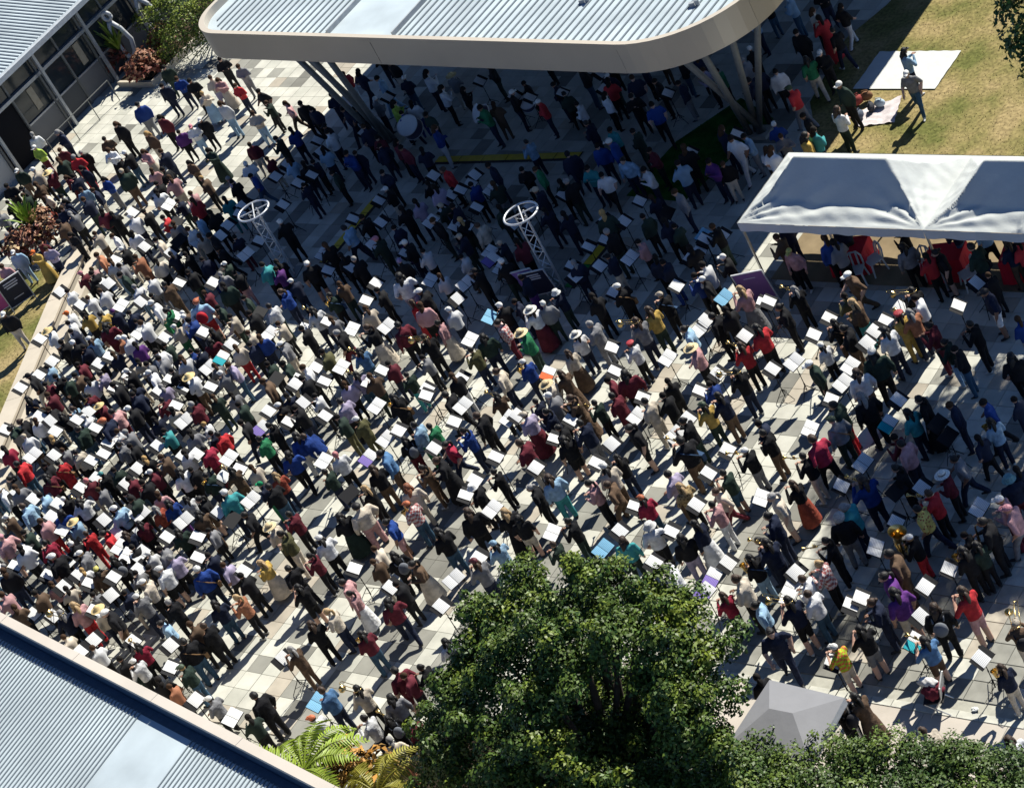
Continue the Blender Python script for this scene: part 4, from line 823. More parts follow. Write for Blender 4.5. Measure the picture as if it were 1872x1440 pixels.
(1402, 720): """510 80 d r k !;490 200 g d d !;350 340 z k h !;280 460 k c k !P=dark_top_and_stone_trousers;200 660 k i h !L=brick_red_long_skirt;60 740 c c g !=sand_coloured_shirt_and_trousers;30 890 n n k !;10 1090 n n k !P;1040 140 t n k !=mint_green_jumper;1130 40 k k k !L;700 30 k k g !;1000 370 p n k !=dusty_pink_cardigan_in_the_tree_shade;950 320 m k k;960 540 k k k !;710 640 b n h !=billowing_blue_poncho;590 830 t n g !=teal_jumper_beside_the_blue_poncho;530 920 k g w !=frizzy_grey_hair;450 1070 k k k !P;400 1240 q k b !=red_and_white_checked_shirt;1120 840 Z n k !=yellow_floral_shirt;1300 590 m k S !=maroon_coat_and_white_hat;1200 730 r k h !P;1390 470 g n k !;1640 210 s n k !X=pale_blue_top_in_the_tree_shade;1550 330 n k k;1770 640 n m B !=teal_bucket_hat;1720 770 p m W !;1780 840 p g p !=pale_pink_top_and_pink_cap;1600 930 k k k !X;1060 1050 k r W !U=tuba_and_dark_red_trousers;920 1160 h h k !;1440 1150 k k k !X;880 1320 u c k !H=purple_tee_and_shorts;280 1350 w k h !;1460 1030 k k k;1540 1110 d k k !;1820 50 n n k;1600 60 b k k;1830 560 n k k""",
(0, 1080): """30 30 p k h;270 20 h k k;110 130 h k h;450 170 n k g !;550 110 p r b !=pink_top_and_burgundy_trousers;790 150 k h W !=black_top_and_white_cap_by_the_parapet;760 240 m k k;690 30 g k k;920 20 n c k;1010 50 g n W !=silver_grey_shirt_and_white_cap;1240 90 k k g !;1190 230 s k k !=light_blue_top_by_the_parapet;1740 50 o k b !=apricot_top;1570 100 n j k !;1500 260 k k h !;1400 250 h k h;1350 380 k j k !;1010 410 z k k !=cerise_top_by_the_parapet;990 520 w k W !=white_top_nearest_the_parapet;690 420 w k h;650 400 k k k;1340 560 d j d !=dark_green_top_by_the_parapet;1540 790 g k W !=grey_top_at_the_parapet_end;890 500 k d k;1250 700 o k h;1820 930 d k k;1870 770 k k k !;1160 660 k k k;480 340 c k h""",
(470, 1080): """530 150 c n b !=long_blond_hair_and_navy_trousers;400 250 k k h !;260 430 h h g !=brown_outfit_and_grey_hair;960 90 m n k !=raspberry_checked_top;690 20 p w k !L=long_white_skirt_and_pale_pink_top;310 -20 k k k !H;770 320 m j k !;490 730 a n h !=pale_denim_shirt_by_the_fern;740 720 c k k !=cream_tee_seen_from_behind;1380 380 w n k !;1210 560 k k k !;1020 590 m m k !;1090 620 m k h;1030 690 c d p !;980 790 g d k !;800 930 w n k !;960 940 k k k !;420 930 w c O !=orange_cap_by_the_fern;60 790 k k k !;970 1100 c o g;650 1350 w k k;1130 960 m k k""",
(940, 1080): """1530 40 z n h !=dark_red_top_and_long_brown_hair;1780 100 s n k !;1780 640 k c k""",
(1402, 1080): """170 80 n k k !TH=navy_tee_and_long_trombone;20 290 n n k !W=dark_navy_figure_above_the_shelter;320 30 w j h !;790 80 n n h !C;940 20 u c k !H;690 290 k g k !H=black_tee_and_grey_shorts;510 420 V c W !H=orange_and_lime_hi-vis_vest;1160 370 a h k !HP=blue_tee_and_bare_legs;1220 140 k k h !;1440 10 r p h !H=red_tunic_and_bare_legs;1720 570 n c h !X=dark_blue_top_and_shining_saxophone;1820 260 h c c !T;660 780 h h k !L=fur_coat;530 830 k k h !;1230 1050 c w h !Q;1780 1100 w n h !""",
}
SHEETS = {   # centres of the open music on the stands: x y kind (s single, d double, b blue, o orange, p purple, t teal, k bare black desk)
(0, 360): "970 120 s;1060 360 s;1240 400 s;440 690 s;740 620 s;790 640 s;880 790 d;600 800 s;1300 620 s;1550 630 s;1010 980 d;375 1180 s;710 1210 s;790 1150 s;930 1290 s;1230 1320 s;830 1380 s;1420 1370 s;1200 1030 s;1610 1170 t;1690 1080 s;1530 1370 s;1310 330 k;1660 200 s;1760 70 s;1620 290 s;1790 420 d;1750 130 s",
(470, 360): "190 70 s;700 160 s;910 190 s;1270 190 d;1360 90 s;1600 80 s;1530 220 s;850 360 s;1080 400 s;680 500 s;870 640 s;510 520 s;790 750 s;1260 610 d;1520 640 d;1450 730 s;1700 460 p;350 930 s;690 960 d;950 950 d;1550 1040 d;1690 870 b;280 1310 s;440 1240 s;620 1250 d;500 1350 s;1240 1400 s;1490 1310 s;20 330 s;20 850 k",
(940, 360): "800 180 s;660 310 s;550 370 s;840 440 d;430 570 s;1350 380 s;1280 450 s;1510 260 s;1180 630 s;730 700 s;910 10 s;1530 740 b;1820 780 s;1400 890 s;1350 950 d;1680 1000 s;720 1100 s;1120 1180 d;240 1280 o;1490 1300 s;1350 1400 s;730 1260 s;1370 270 b;1390 320 s",
(1402, 360): "20 780 s;450 880 s;860 890 s;790 980 s;730 1080 s;1390 790 s;340 1010 s;200 1210 d;610 1240 d;550 1350 d;980 820 s;30 1240 s",
(470, 0): "1580 1270 s;1550 1320 s;1490 1390 s;1420 1420 s;1290 1290 s;130 1270 s;410 1280 s;310 1340 s;470 1120 s",
(0, 720): "50 270 s;380 200 s;690 240 s;240 450 d;1350 210 d;1150 380 s;760 430 s;670 500 s;1670 470 d;1620 600 s;1000 540 s;700 620 s;580 680 s;430 810 s;380 910 s;250 760 s;750 920 s;1020 870 d;940 880 s;1330 910 d;1610 870 s;870 1110 d;840 1000 s;1220 1040 s;500 1220 s;360 1320 s;120 1270 s;1450 1200 s;1020 1270 s;570 1310 s;830 1340 s;1820 760 d;1750 560 s;1440 440 s;920 650 s;180 1130 s;640 1370 s;1770 1270 s;1680 900 k;1010 990 s",
(470, 720): "90 130 s;490 150 s;870 90 d;1240 20 s;1500 90 d;1440 210 s;1840 190 d;940 330 d;1040 270 s;1300 400 s;490 500 d;810 470 p;1740 470 s;1590 620 s;1520 740 s;1720 850 d;700 1260 s;1440 1360 d;1610 1170 s;980 1400 s;680 740 k;20 240 p",
(940, 720): "30 170 s;420 190 s;890 160 d;290 310 s;1170 300 d;1260 170 s;710 370 s;600 500 s;160 540 s;1550 410 s;1420 590 s;1800 760 d;870 810 s;1330 810 s;770 1000 s;1140 990 s;270 1000 d;640 1120 b;50 1270 s;1550 1220 s;1440 1330 p;1010 1220 s;930 20 s",
(1402, 720): "460 30 s;960 60 s;880 220 t;310 250 d;690 490 d;550 680 s;1130 670 s;950 720 k;1540 820 d;940 920 s;790 1120 d;1310 290 k;1330 1270 s;220 1310 s;170 1400 d;1160 1400 s",
(0, 1080): "810 40 s;400 180 s;680 340 s;1250 410 s;1240 550 s;980 380 s;1430 810 s;1690 920 d;240 150 s;580 440 s",
(470, 1080): "190 500 s;430 800 b;1350 120 s",
(940, 1080): "1390 20 p",
(1402, 1080): "150 30 d;620 120 s;690 60 s;1120 190 s;1070 370 t;1560 470 s;470 500 s",
}
# ------------------------------------------------------------------ people
CN = {'k': ('black', (0.012, 0.012, 0.014)), 'n': ('navy', (0.014, 0.020, 0.045)), 'g': ('grey', (0.20, 0.20, 0.21)), 'w': ('white', (0.66, 0.66, 0.66)), 'r': ('red', (0.50, 0.012, 0.018)),
      'm': ('maroon', (0.13, 0.016, 0.028)), 'p': ('pink', (0.52, 0.27, 0.27)), 'u': ('purple', (0.12, 0.03, 0.20)), 'v': ('lavender', (0.34, 0.29, 0.42)), 'b': ('blue', (0.014, 0.050, 0.24)),
      's': ('light blue', (0.26, 0.42, 0.58)), 't': ('teal', (0.035, 0.30, 0.31)), 'e': ('green', (0.02, 0.20, 0.075)), 'd': ('dark green', (0.022, 0.040, 0.030)), 'y': ('yellow', (0.52, 0.33, 0.04)),
      'o': ('orange', (0.42, 0.16, 0.07)), 'c': ('cream', (0.55, 0.47, 0.36)), 'h': ('brown', (0.115, 0.070, 0.040)), 'j': ('denim', (0.035, 0.085, 0.145)), 'l': ('lime', (0.38, 0.55, 0.02)), 'q': ('checked red', (0.42, 0.12, 0.11)),
      'f': ('olive', (0.10, 0.095, 0.035)), 'a': ('denim blue', (0.07, 0.17, 0.34)), 'z': ('crimson', (0.34, 0.012, 0.045)), 'i': ('rust red', (0.34, 0.06, 0.028)), 'G': ('gold', (0.36, 0.25, 0.10)), 'V': ('orange and lime', (0.62, 0.14, 0.02)), 'Z': ('yellow floral', (0.62, 0.50, 0.08))}
HAIR = {'k': ('dark hair', (0.012, 0.010, 0.009)), 'h': ('brown hair', (0.055, 0.030, 0.016)), 'b': ('fair hair', (0.42, 0.27, 0.11)), 'g': ('grey hair', (0.26, 0.25, 0.24)), 'w': ('white hair', (0.52, 0.50, 0.47)), 'o': ('ginger hair', (0.30, 0.09, 0.025))}
HATS = {'W': ('white cap', (0.70, 0.69, 0.65)), 'K': ('black cap', (0.014, 0.014, 0.016)), 'O': ('orange cap', (0.55, 0.13, 0.03)), 'R': ('red beret', (0.42, 0.02, 0.03)), 'Y': ('yellow cap', (0.62, 0.55, 0.08)), 'S': ('straw hat', (0.60, 0.46, 0.22)),
        'B': ('bucket hat', (0.42, 0.48, 0.50)), 'c': ('beige cap', (0.45, 0.38, 0.28)), 'p': ('pink hat', (0.55, 0.22, 0.26)), 'd': ('green cap', (0.06, 0.09, 0.05)), 'm': ('maroon cap', (0.14, 0.02, 0.03)), 't': ('teal cap', (0.03, 0.22, 0.22)),
        'e': ('green cap', (0.02, 0.25, 0.10)), 'u': ('purple cap', (0.10, 0.03, 0.14)), 'n': ('navy cap', (0.015, 0.02, 0.05)), 'v': ('lilac cap', (0.32, 0.25, 0.42)), 's': ('light blue cap', (0.25, 0.42, 0.58)), 'r': ('pink headscarf', (0.60, 0.20, 0.20))}
SKINS = [(0.50, 0.30, 0.22), (0.46, 0.27, 0.19), (0.54, 0.34, 0.25), (0.38, 0.21, 0.14), (0.24, 0.13, 0.085), (0.50, 0.32, 0.24)]
M_TOP = attr_mat('garment_top', 'top_color', 'OBJECT', 0.9, 0.15, nscale=7, namt=.30, bscale=9, bstr=1.0, pattern=True)
M_BOT = attr_mat('garment_legs', 'legs_color', 'OBJECT', 0.9, 0.15, nscale=7, namt=.30, bscale=10, bstr=.9)
M_SKIN = attr_mat('skin', 'skin_color', 'OBJECT', 0.55, 0.35, namt=.08)
M_SHOE = attr_mat('shoe', 'shoe_color', 'OBJECT', 0.6, 0.3, namt=.1)
M_EYE = solid('eye_dark', (0.02, 0.015, 0.012), .3, .5, namt=0)
M_HAIR = attr_mat('hair_strands', 'hair_color', 'OBJECT', 0.55, 0.35, nscale=30, namt=.35, bscale=40, bstr=.5)
M_CROWD = attr_mat('crowd_cloth', 'tint', 'GEOMETRY', 0.85, 0.2, nscale=3.0, namt=.25)
BODY_MATS = [M_TOP, M_BOT, M_SKIN, M_SHOE, M_EYE]

def ring_solid(mb, rings, n=14):
    V = []; F = []
    for c, rx, ry in rings:
        for i in range(n): a = 2*math.pi*i/n; V.append(Vector(c)+Vector((rx*math.cos(a), ry*math.sin(a), 0)))
    for j in range(len(rings)-1):
        for i in range(n): F.append((j*n+i, j*n+(i+1) % n, (j+1)*n+(i+1) % n, (j+1)*n+i))
    F.append(tuple(range(n-1, -1, -1))); k = (len(rings)-1)*n; F.append(tuple(k+i for i in range(n)))
    mb.add(V, F)
def capsule(mb, p, q, r0, r1):
    p, q = Vector(p), Vector(q); d = (q-p).normalized()
    mb.tube([p-d*r0*.85, p-d*r0*.5, p, q, q+d*r1*.5, q+d*r1*.85], [r0*.5, r0*.87, r0, r1, r1*.87, r1*.5], 10)
POSES = {   # elbows, wrists (left x<0), lean, knee bend ...
    'brass': dict(el=[(-.30, .13, 1.13), (.29, .12, 1.14)], wr=[(-.07, .33, 1.30), (.06, .27, 1.33)]),
    'brass_skirt': dict(el=[(-.29, .12, 1.13), (.29, .12, 1.13)], wr=[(-.07, .32, 1.36), (.06, .26, 1.38)], skirt=1),
    'reed': dict(el=[(-.27, .04, 1.11), (.27, .05, 1.11)], wr=[(-.05, .28, 1.10), (.06, .25, 1.22)]),
    'reed_skirt': dict(el=[(-.27, .04, 1.11), (.27, .05, 1.11)], wr=[(-.05, .28, 1.10), (.06, .25, 1.22)], skirt=1),
    'brass_shorts': dict(el=[(-.30, .13, 1.13), (.29, .12, 1.14)], wr=[(-.07, .33, 1.30), (.06, .27, 1.33)], shorts=1, short_sleeve=1),
    'side': dict(el=[(-.28, -.03, 1.13), (.28, -.03, 1.13)], wr=[(-.27, .05, .88), (.27, .07, .88)]),
    'side_shorts': dict(el=[(-.28, -.03, 1.13), (.28, -.03, 1.13)], wr=[(-.27, .05, .88), (.27, .07, .88)], shorts=1, short_sleeve=1),
    'side_skirt': dict(el=[(-.28, -.03, 1.13), (.27, .02, 1.13)], wr=[(-.26, .05, .90), (.12, .20, 1.06)], skirt=1),
    'folded': dict(el=[(-.29, .03, 1.14), (.29, .03, 1.14)], wr=[(.08, .20, 1.17), (-.09, .21, 1.13)]),
    'walk': dict(el=[(-.28, -.10, 1.14), (.28, .06, 1.14)], wr=[(-.25, .04, .95), (.25, .27, 1.02)], kn=[(-.09, .16, .50), (.10, -.08, .48)], an=[(-.09, .24, .09), (.10, -.32, .13)], short_sleeve=1),
    'squat': dict(el=[(-.26, .16, .78), (.26, .16, .78)], wr=[(-.12, .40, .55), (.12, .40, .55)], drop=.47, kn=[(-.18, .34, .47), (.18, .34, .47)], an=[(-.14, .06, .08), (.14, .06, .08)], lean=.45),
    'bent': dict(el=[(-.26, .12, 1.10), (.26, .12, 1.10)], wr=[(-.14, .34, .98), (.14, .34, .98)], lean=.75),
}
def body_mesh(name, pose, voxel, low=False):
    P = POSES[pose]; lean = P.get('lean', .06); drop = P.get('drop', 0.0)
    prims = []      # (label, p, q, r0, r1)
    mb = MB()
    def up(p):
        p = Vector(p); p.z -= drop
        z0 = .95-drop; d = p-Vector((0, 0, z0))
        if d.z > 0: d = Matrix.Rotation(-lean, 3, 'X') @ d
        return d+Vector((0, 0, z0))
    HC = up((0, .045, 1.580))
    # trunk
    tr = [((0, 0, .82), .145, .115), ((0, -.005, .90), .185, .142), ((0, .01, 1.02), .180, .145), ((0, .01, 1.14), .185, .145), ((0, .0, 1.27), .198, .145), ((0, -.015, 1.37), .182, .120), ((0, -.01, 1.435), .10, .075), ((0, 0, 1.47), .055, .055)]
    ring_solid(mb, [(up(c), a, b) for c, a, b in tr])
    prims.append(('bottom', up((0, 0, .84)), up((0, 0, .93)), .16, .16)); prims.append(('top', up((0, 0, .98)), up((0, 0, 1.40)), .165, .14))
    capsule(mb, up((0, 0, 1.42)), HC, .052, .048); prims.append(('skin', up((0, 0, 1.46)), HC, .055, .06))
    mb.ell(HC+Vector((0, .0, .01)), (.076, .096, .112), 16, 12); prims.append(('skin', HC, HC+Vector((0, 0, .03)), .095, .095))
    mb.ell(HC+Vector((0, .050, -.065)), (.046, .046, .046), 10, 8)
    mb.ell(HC+Vector((0, .104, -.012)), (.017, .024, .026), 8, 6)
    for s in (-1, 1): mb.ell(HC+Vector((s*.078, -.005, -.005)), (.014, .026, .034), 8, 6)
    for k, s in enumerate((-1, 1)):
        sh = up((s*.185, -.005, 1.375)); el = up(P['el'][k]); wr = up(P['wr'][k])
        capsule(mb, up((s*.12, 0, 1.36)), sh, .075, .066); capsule(mb, sh, el, .072, .060); capsule(mb, el, wr, .058, .042)
        hd = wr+(wr-el).normalized()*.075; capsule(mb, wr, hd, .034, .026)
        prims.append(('top', sh, el, .066, .052)); prims.append(('skin' if P.get('short_sleeve') else 'top', el, wr, .050, .038)); prims.append(('skin', wr+(wr-el).normalized()*.03, hd, .036, .03))
        hip = Vector((s*.088, 0, .90-drop)); kn = Vector(P['kn'][k]) if 'kn' in P else Vector((s*.10, .02, .50)); an = Vector(P['an'][k]) if 'an' in P else Vector((s*.115, -.02, .09))
        capsule(mb, hip, kn, .102, .078); capsule(mb, kn, an, .076, .062)
        capsule(mb, an+Vector((0, -.03, -.045)), an+Vector((s*.02, .15, -.055)), .044, .036)
        prims.append(('bottom', hip, kn, .095, .068)); prims.append(('skin' if P.get('shorts') else 'bottom', kn+(Vector((0, 0, -.03)) if P.get('shorts') else Vector()), an, .064, .048)); prims.append(('shoe', an+Vector((0, -.02, -.05)), an+Vector((s*.02, .15, -.055)), .05, .045))
    if P.get('skirt'):
        ring_solid(mb, [((0, 0, .98), .155, .12), ((0, 0, .88), .20, .17), ((0, 0, .60), .25, .22), ((0, 0, .30), .29, .26), ((0, 0, .16), .31, .28)]); prims.append(('bottom', Vector((0, 0, .9)), Vector((0, 0, .22)), .18, .30))
    me = mb.mesh(name+'_raw', BODY_MATS); ob = bpy.data.objects.new('raw', me); COL.objects.link(ob)
    md = ob.modifiers.new('r', 'REMESH'); md.mode = 'VOXEL'; md.voxel_size = voxel; md.use_smooth_shade = True
    sm = ob.modifiers.new('s', 'SMOOTH'); sm.iterations = 2; sm.factor = .5
    dg = bpy.context.evaluated_depsgraph_get(); ev = ob.evaluated_get(dg); out = bpy.data.meshes.new_from_object(ev)
    bpy.data.objects.remove(ob); bpy.data.meshes.remove(me)
    nv = len(out.vertices); co = np.empty(nv*3, np.float32); out.vertices.foreach_get('co', co); co = co.reshape(-1, 3)
    polys = [tuple(p.vertices) for p in out.polygons]
    cen = np.array([co[list(p)].mean(0) for p in polys])
    best = np.full(len(cen), 1e9); lab = np.zeros(len(cen), int); L = {'top': 0, 'bottom': 1, 'skin': 2, 'shoe': 3}
    for l, p, q, r0, r1 in prims:
        p = np.array(p); q = np.array(q); d = q-p; t = np.clip(((cen-p) @ d)/max(d @ d, 1e-9), 0, 1); dist = np.linalg.norm(cen-(p+t[:, None]*d), axis=1)-(r0+(r1-r0)*t)
        k = dist < best; best[k] = dist[k]; lab[k] = L[l]
    if not P.get('skirt'):
        w = (lab == 1) & (cen[:, 2] > .90-drop); lab[w] = 0
    fin = MB(); fin.v = [tuple(v) for v in co]; fin.f = polys; fin.m = [int(x) for x in lab]; fin.t = [None]*len(polys)
    if not low:
        for k, s in enumerate((-1, 1)):       # fingers and thumb of each hand, curled
            el = up(P['el'][k]); wr = up(P['wr'][k]); d = (wr-el).normalized(); side = d.cross(Vector((0, 0, 1)));
            side = side.normalized() if side.length > .1 else Vector((0, 1, 0)); dn = d.cross(side).normalized(); pal = wr+d*.075
            for q, (o, l) in enumerate(((-.024, .062), (-.008, .072), (.008, .068), (.024, .052))):
                a = pal+side*o; b = a+d*l*.5-dn*.012*s*0+Vector((0, 0, -.008)); c = b+d*l*.30+Vector((0, 0, -.028)); fin.tube([a-d*.03, a, b, c], [.010, .010, .009, .006], 5, 2)
            a = wr+d*.035+side*.026*(-s); fin.tube([a, a+d*.028+side*.026*(-s), a+d*.058+side*.024*(-s)+Vector((0, 0, -.01))], [.012, .011, .007], 5, 2)
        for s in (-1, 1): fin.ell(HC+Vector((s*.030, .088, .012)), (.011, .006, .007), 6, 4, 4)
        fin.box(HC+Vector((0, .093, -.056)), (.034, .008, .006), None, 4)
    me = fin.mesh(name, BODY_MATS, True); bpy.data.meshes.remove(out)
    return me, HC
BODY = {}; LOW = {}
for k in POSES:
    BODY[k] = body_mesh('person_'+k, k, .027)
for k in ('brass', 'brass_skirt', 'reed', 'side', 'folded', 'walk'): LOW[k] = body_mesh('crowd_'+k, k, .046, True)
# hair and hats, modelled about the head's centre
def cap_shell(mb, r, v1, back=0.0, mi=0): mb.ell((0, -.006, .012), r, 18, 9, mi, v1=v1, fn=lambda p: Vector((p.x, p.y-(back if p.z < .02 else 0), p.z)))
def hairm(kind):
    mb = MB()
    if kind == 'short': mb.ell((0, -.012, .022), (.086, .102, .112), 18, 10, v1=.60, fn=lambda p: Vector((p.x, p.y*(1.0 if p.y < 0 else .90), p.z+(.035 if p.y > .05 and p.z < .05 else 0))))
    elif kind == 'long':
        mb.ell((0, -.016, .020), (.092, .106, .116), 18, 10, v1=.62, fn=lambda p: Vector((p.x, p.y*(1.0 if p.y < 0 else .88), p.z+(.035 if p.y > .05 and p.z < .05 else 0))))
        mb.tube([(0, -.070, .03), (0, -.105, -.08), (0, -.115, -.20), (0, -.112, -.33), (0, -.105, -.42)], [.075, .095, .105, .085, .03], 12, flat=.45)
        for s in (-1, 1): mb.tube([(s*.075, -.03, .0), (s*.092, -.045, -.10), (s*.09, -.06, -.22)], [.035, .040, .018], 8)
    elif kind == 'bun':
        mb.ell((0, -.012, .022), (.087, .103, .112), 18, 10, v1=.60, fn=lambda p: Vector((p.x, p.y*(1.0 if p.y < 0 else .90), p.z+(.035 if p.y > .05 and p.z < .05 else 0)))); mb.ell((0, -.115, .06), (.045, .042, .045), 10, 8)
    elif kind == 'tail':
        mb.ell((0, -.012, .022), (.087, .103, .112), 18, 10, v1=.60, fn=lambda p: Vector((p.x, p.y*(1.0 if p.y < 0 else .90), p.z+(.035 if p.y > .05 and p.z < .05 else 0)))); mb.tube([(0, -.10, .05), (0, -.15, .02), (0, -.16, -.10), (0, -.14, -.22)], [.03, .04, .035, .01], 8)
    elif kind == 'frizz': mb.ell((0, -.02, .03), (.125, .135, .135), 20, 12, v1=.68, fn=lambda p: p*(1+.10*math.sin(p.x*70+p.y*50)*math.sin(p.z*60+p.y*40)))
    elif kind == 'cap':
        mb.ell((0, -.006, .026), (.092, .108, .104), 18, 8, v1=.50); mb.tube([(-.07, .085, .03), (0, .17, .018), (.07, .085, .03)], [.012, .05, .012], 10, flat=.18); mb.box((0, .120, .026), (.13, .10, .012)); mb.ell((0, -.02, .13), (.012, .012, .008), 8, 4)
    elif kind == 'straw': mb.lathe([(.205, .018), (.16, .034), (.105, .044), (.098, .10), (.082, .135), (.0, .142)], n=24); mb.lathe([(.205, .012), (.10, .036)], n=24); mb.lathe([(.106, .046), (.104, .075)], n=24, mi=1)
    elif kind == 'bucket': mb.lathe([(.165, -.005), (.110, .045), (.100, .12), (.07, .138), (0, .142)], n=20)
    elif kind == 'beret': mb.ell((.02, -.02, .085), (.135, .135, .042), 20, 8); mb.ell((0, -.01, .02), (.09, .106, .09), 16, 8, v1=.5)
    elif kind == 'scarf': mb.ell((0, -.014, .014), (.092, .108, .116), 18, 10, v1=.66, fn=lambda p: Vector((p.x, p.y*(1.0 if p.y < 0 else .9), p.z+(.03 if p.y > .05 and p.z < .05 else 0)))); mb.tube([(0, -.08, -.04), (0, -.10, -.14)], [.05, .02], 8)
    return mb.mesh(kind, [M_HAIR, M_EYE], True)
HM = {k: hairm(k) for k in ('short', 'long', 'bun', 'tail', 'frizz', 'cap', 'straw', 'bucket', 'beret', 'scarf')}
HAT_KIND = {'S': 'straw', 'B': 'bucket', 'R': 'beret', 'r': 'scarf'}
# instruments, modelled from the mouth of a player who looks along +Y
M_BRASS = solid('lacquered_brass', (0.50, 0.36, 0.14), .25, .5, metal=1.0, namt=.05); M_SILV = solid('silver_plate', (0.66, 0.66, 0.64), .25, .5, metal=1.0, namt=.05); M_EBON = solid('ebony', (0.02, .02, .02), .35, .5, namt=0)
def bellp(r, l, n=8): return [(.012+(r-.012)*((i/n)**3.2), l*i/n) for i in range(n+1)]
YR = Euler((R_(-90), 0, 0)).to_matrix()
def inst_parts(kind):
    out = []
    if kind == 'P':
        mb = MB(); mb.tube([(0, 0, 0), (0, .10, -.01), (0, .34, -.045)], .008, 6); mb.tube([(.03, .12, -.05), (.03, .32, -.07), (-.0, .32, -.07), (-.0, .12, -.05)], .008, 6); out.append(('tubing', mb))
        mb = MB(); mb.lathe(bellp(.062, .20), (0, .30, -.04), 16, rot=YR); out.append(('bell', mb))
        mb = MB(); [mb.tube([(.02, .18+k*.03, -.09), (.02, .18+k*.03, .02)], .012, 8) for k in range(3)]; out.append(('valves', mb))
    elif kind == 'T':
        mb = MB(); mb.tube([(0, 0, 0), (0, .95, -.28), (.05, 1.0, -.295), (.09, .95, -.28), (.09, .02, 0)], .009, 6); out.append(('slide', mb))
        mb = MB(); mb.tube([(.09, .02, .0), (.09, -.22, .10), (.0, -.30, .12), (-.10, -.22, .09), (-.12, .30, -.06)], .011, 6); mb.lathe(bellp(.10, .28), (-.12, .26, -.05), 18, rot=Euler((R_(-106), 0, 0)).to_matrix()); out.append(('bell', mb))
    elif kind == 'X':
        mb = MB(); mb.tube([(0, 0, 0), (0, .07, .02), (.02, .12, -.06), (.05, .16, -.50), (.05, .20, -.58), (.05, .28, -.58), (.05, .32, -.50)], [.010, .012, .018, .038, .042, .046, .05], 10); out.append(('body', mb))
        mb = MB(); mb.lathe([(.05, 0), (.058, .08), (.085, .17)], (.05, .32, -.5), 16, rot=Euler((R_(-14), 0, 0)).to_matrix()); out.append(('bell', mb))
        mb = MB(); [mb.lathe([(.0, .0), (.018, .0), (.018, .012)], (.085+.002*k, .13+.006*k, -.12-.07*k), 8) for k in range(5)]; out.append(('keys', mb))
    elif kind == 'C':
        mb = MB(); mb.tube([(0, 0, 0), (0, .17, -.22), (0, .34, -.46)], [.010, .014, .015], 8); out.append(('body', mb)); mb = MB(); mb.lathe([(.016, 0), (.022, .05), (.038, .09)], (0, .34, -.46), 12, rot=Euler((R_(-145), 0, 0)).to_matrix()); out.append(('bell', mb))
    elif kind == 'U':
        mb = MB(); mb.tube([(0, 0, 0), (.08, .12, -.02), (.14, .16, -.3), (.02, .18, -.52), (-.14, .16, -.4), (-.16, .16, .05), (-.1, .16, .12)], [.012, .02, .04, .055, .065, .08, .09], 10); mb.tube([(.10, .18, -.1), (-.05, .22, -.15), (-.02, .2, -.38), (.1, .18, -.35)], .022, 8); out.append(('tubing', mb))
        mb = MB(); mb.lathe([(.085, 0), (.11, .15), (.15, .28), (.22, .36)], (-.12, .16, .08), 20, rot=Euler((R_(18), 0, 0)).to_matrix()); out.append(('bell', mb)); mb = MB(); [mb.tube([(.02+k*.05, .26, -.30), (.02+k*.05, .24, -.12)], .018, 8) for k in range(3)]; out.append(('valves', mb))
    return out
INST = {}
for k, mt in (('P', M_BRASS), ('T', M_BRASS), ('X', M_BRASS), ('C', M_EBON), ('U', M_BRASS)): INST[k] = [(nm, mb.mesh(nm, mt, True)) for nm, mb in inst_parts(k)]
INST_N = {'P': 'trumpet', 'T': 'trombone', 'X': 'saxophone', 'C': 'clarinet', 'U': 'tuba'}

# ---- read the table
class Pn: pass
people = []
for (ox, oy), txt in PEOPLE.items():
    for row in txt.split(';'):
        tk = row.split(); q = Pn(); q.px = ox+float(tk[0])/3.983; q.py = oy+float(tk[1])/3.983; q.top, q.leg, q.head = tk[2], tk[3], tk[4]
        mk = tk[5] if len(tk) > 5 else ''; q.anchor = None
        if '=' in mk: mk, a = mk.split('='); q.anchor = a.replace('_', ' ')
        q.marks = mk
        q.h = rng.choice((rng.uniform(1.50, 1.66), rng.uniform(1.62, 1.84)))
        q.h *= .92+.08*max(0, min(1, (q.px-500)/800))
        if q.anchor and 'small' in q.anchor: q.h = 1.38
        hz = q.h*.935 if 'Q' not in mk else q.h*.60
        p = at(q.px, q.py, hz); q.x, q.y = p.x, p.y
        if any((q.x-o.x)**2+(q.y-o.y)**2 < .30**2 for o in people): 
            if not q.anchor: continue
        q.dp = to_px((q.x, q.y, 1))[2]; people.append(q)
# ---- the rest of the crowd, in rows along the paving
def blocked(x, y):
    if pip(x, y, TURF): return True
    for a, b in RAMPS:
        d = b-a; t = max(0, min(1, ((x-a.x)*d.x+(y-a.y)*d.y)/(d.x**2+d.y**2)))
        qx, qy = a.x+d.x*t-x, a.y+d.y*t-y
        if qx*qx+qy*qy < .8 or (abs(qx-.5) < .5 and -1.6 < qy < .9 and False): return True
    for p in KEEP:
        if (p.x-x)**2+(p.y-y)**2 < 1.1: return True
    return False
KEEP = [at(84, 452), at(110, 460), at(62, 490), at(48, 575)]
def pip(x, y, poly):
    c = False; n = len(poly)
    for i in range(n):
        x1, y1 = poly[i]; x2, y2 = poly[(i+1) % n]
        if (y1 > y) != (y2 > y) and x < (x2-x1)*(y-y1)/(y2-y1)+x1: c = not c
    return c
def px_poly(pts): return [tuple(at(*p)[:2]) for p in pts]
frng = random.Random(99)
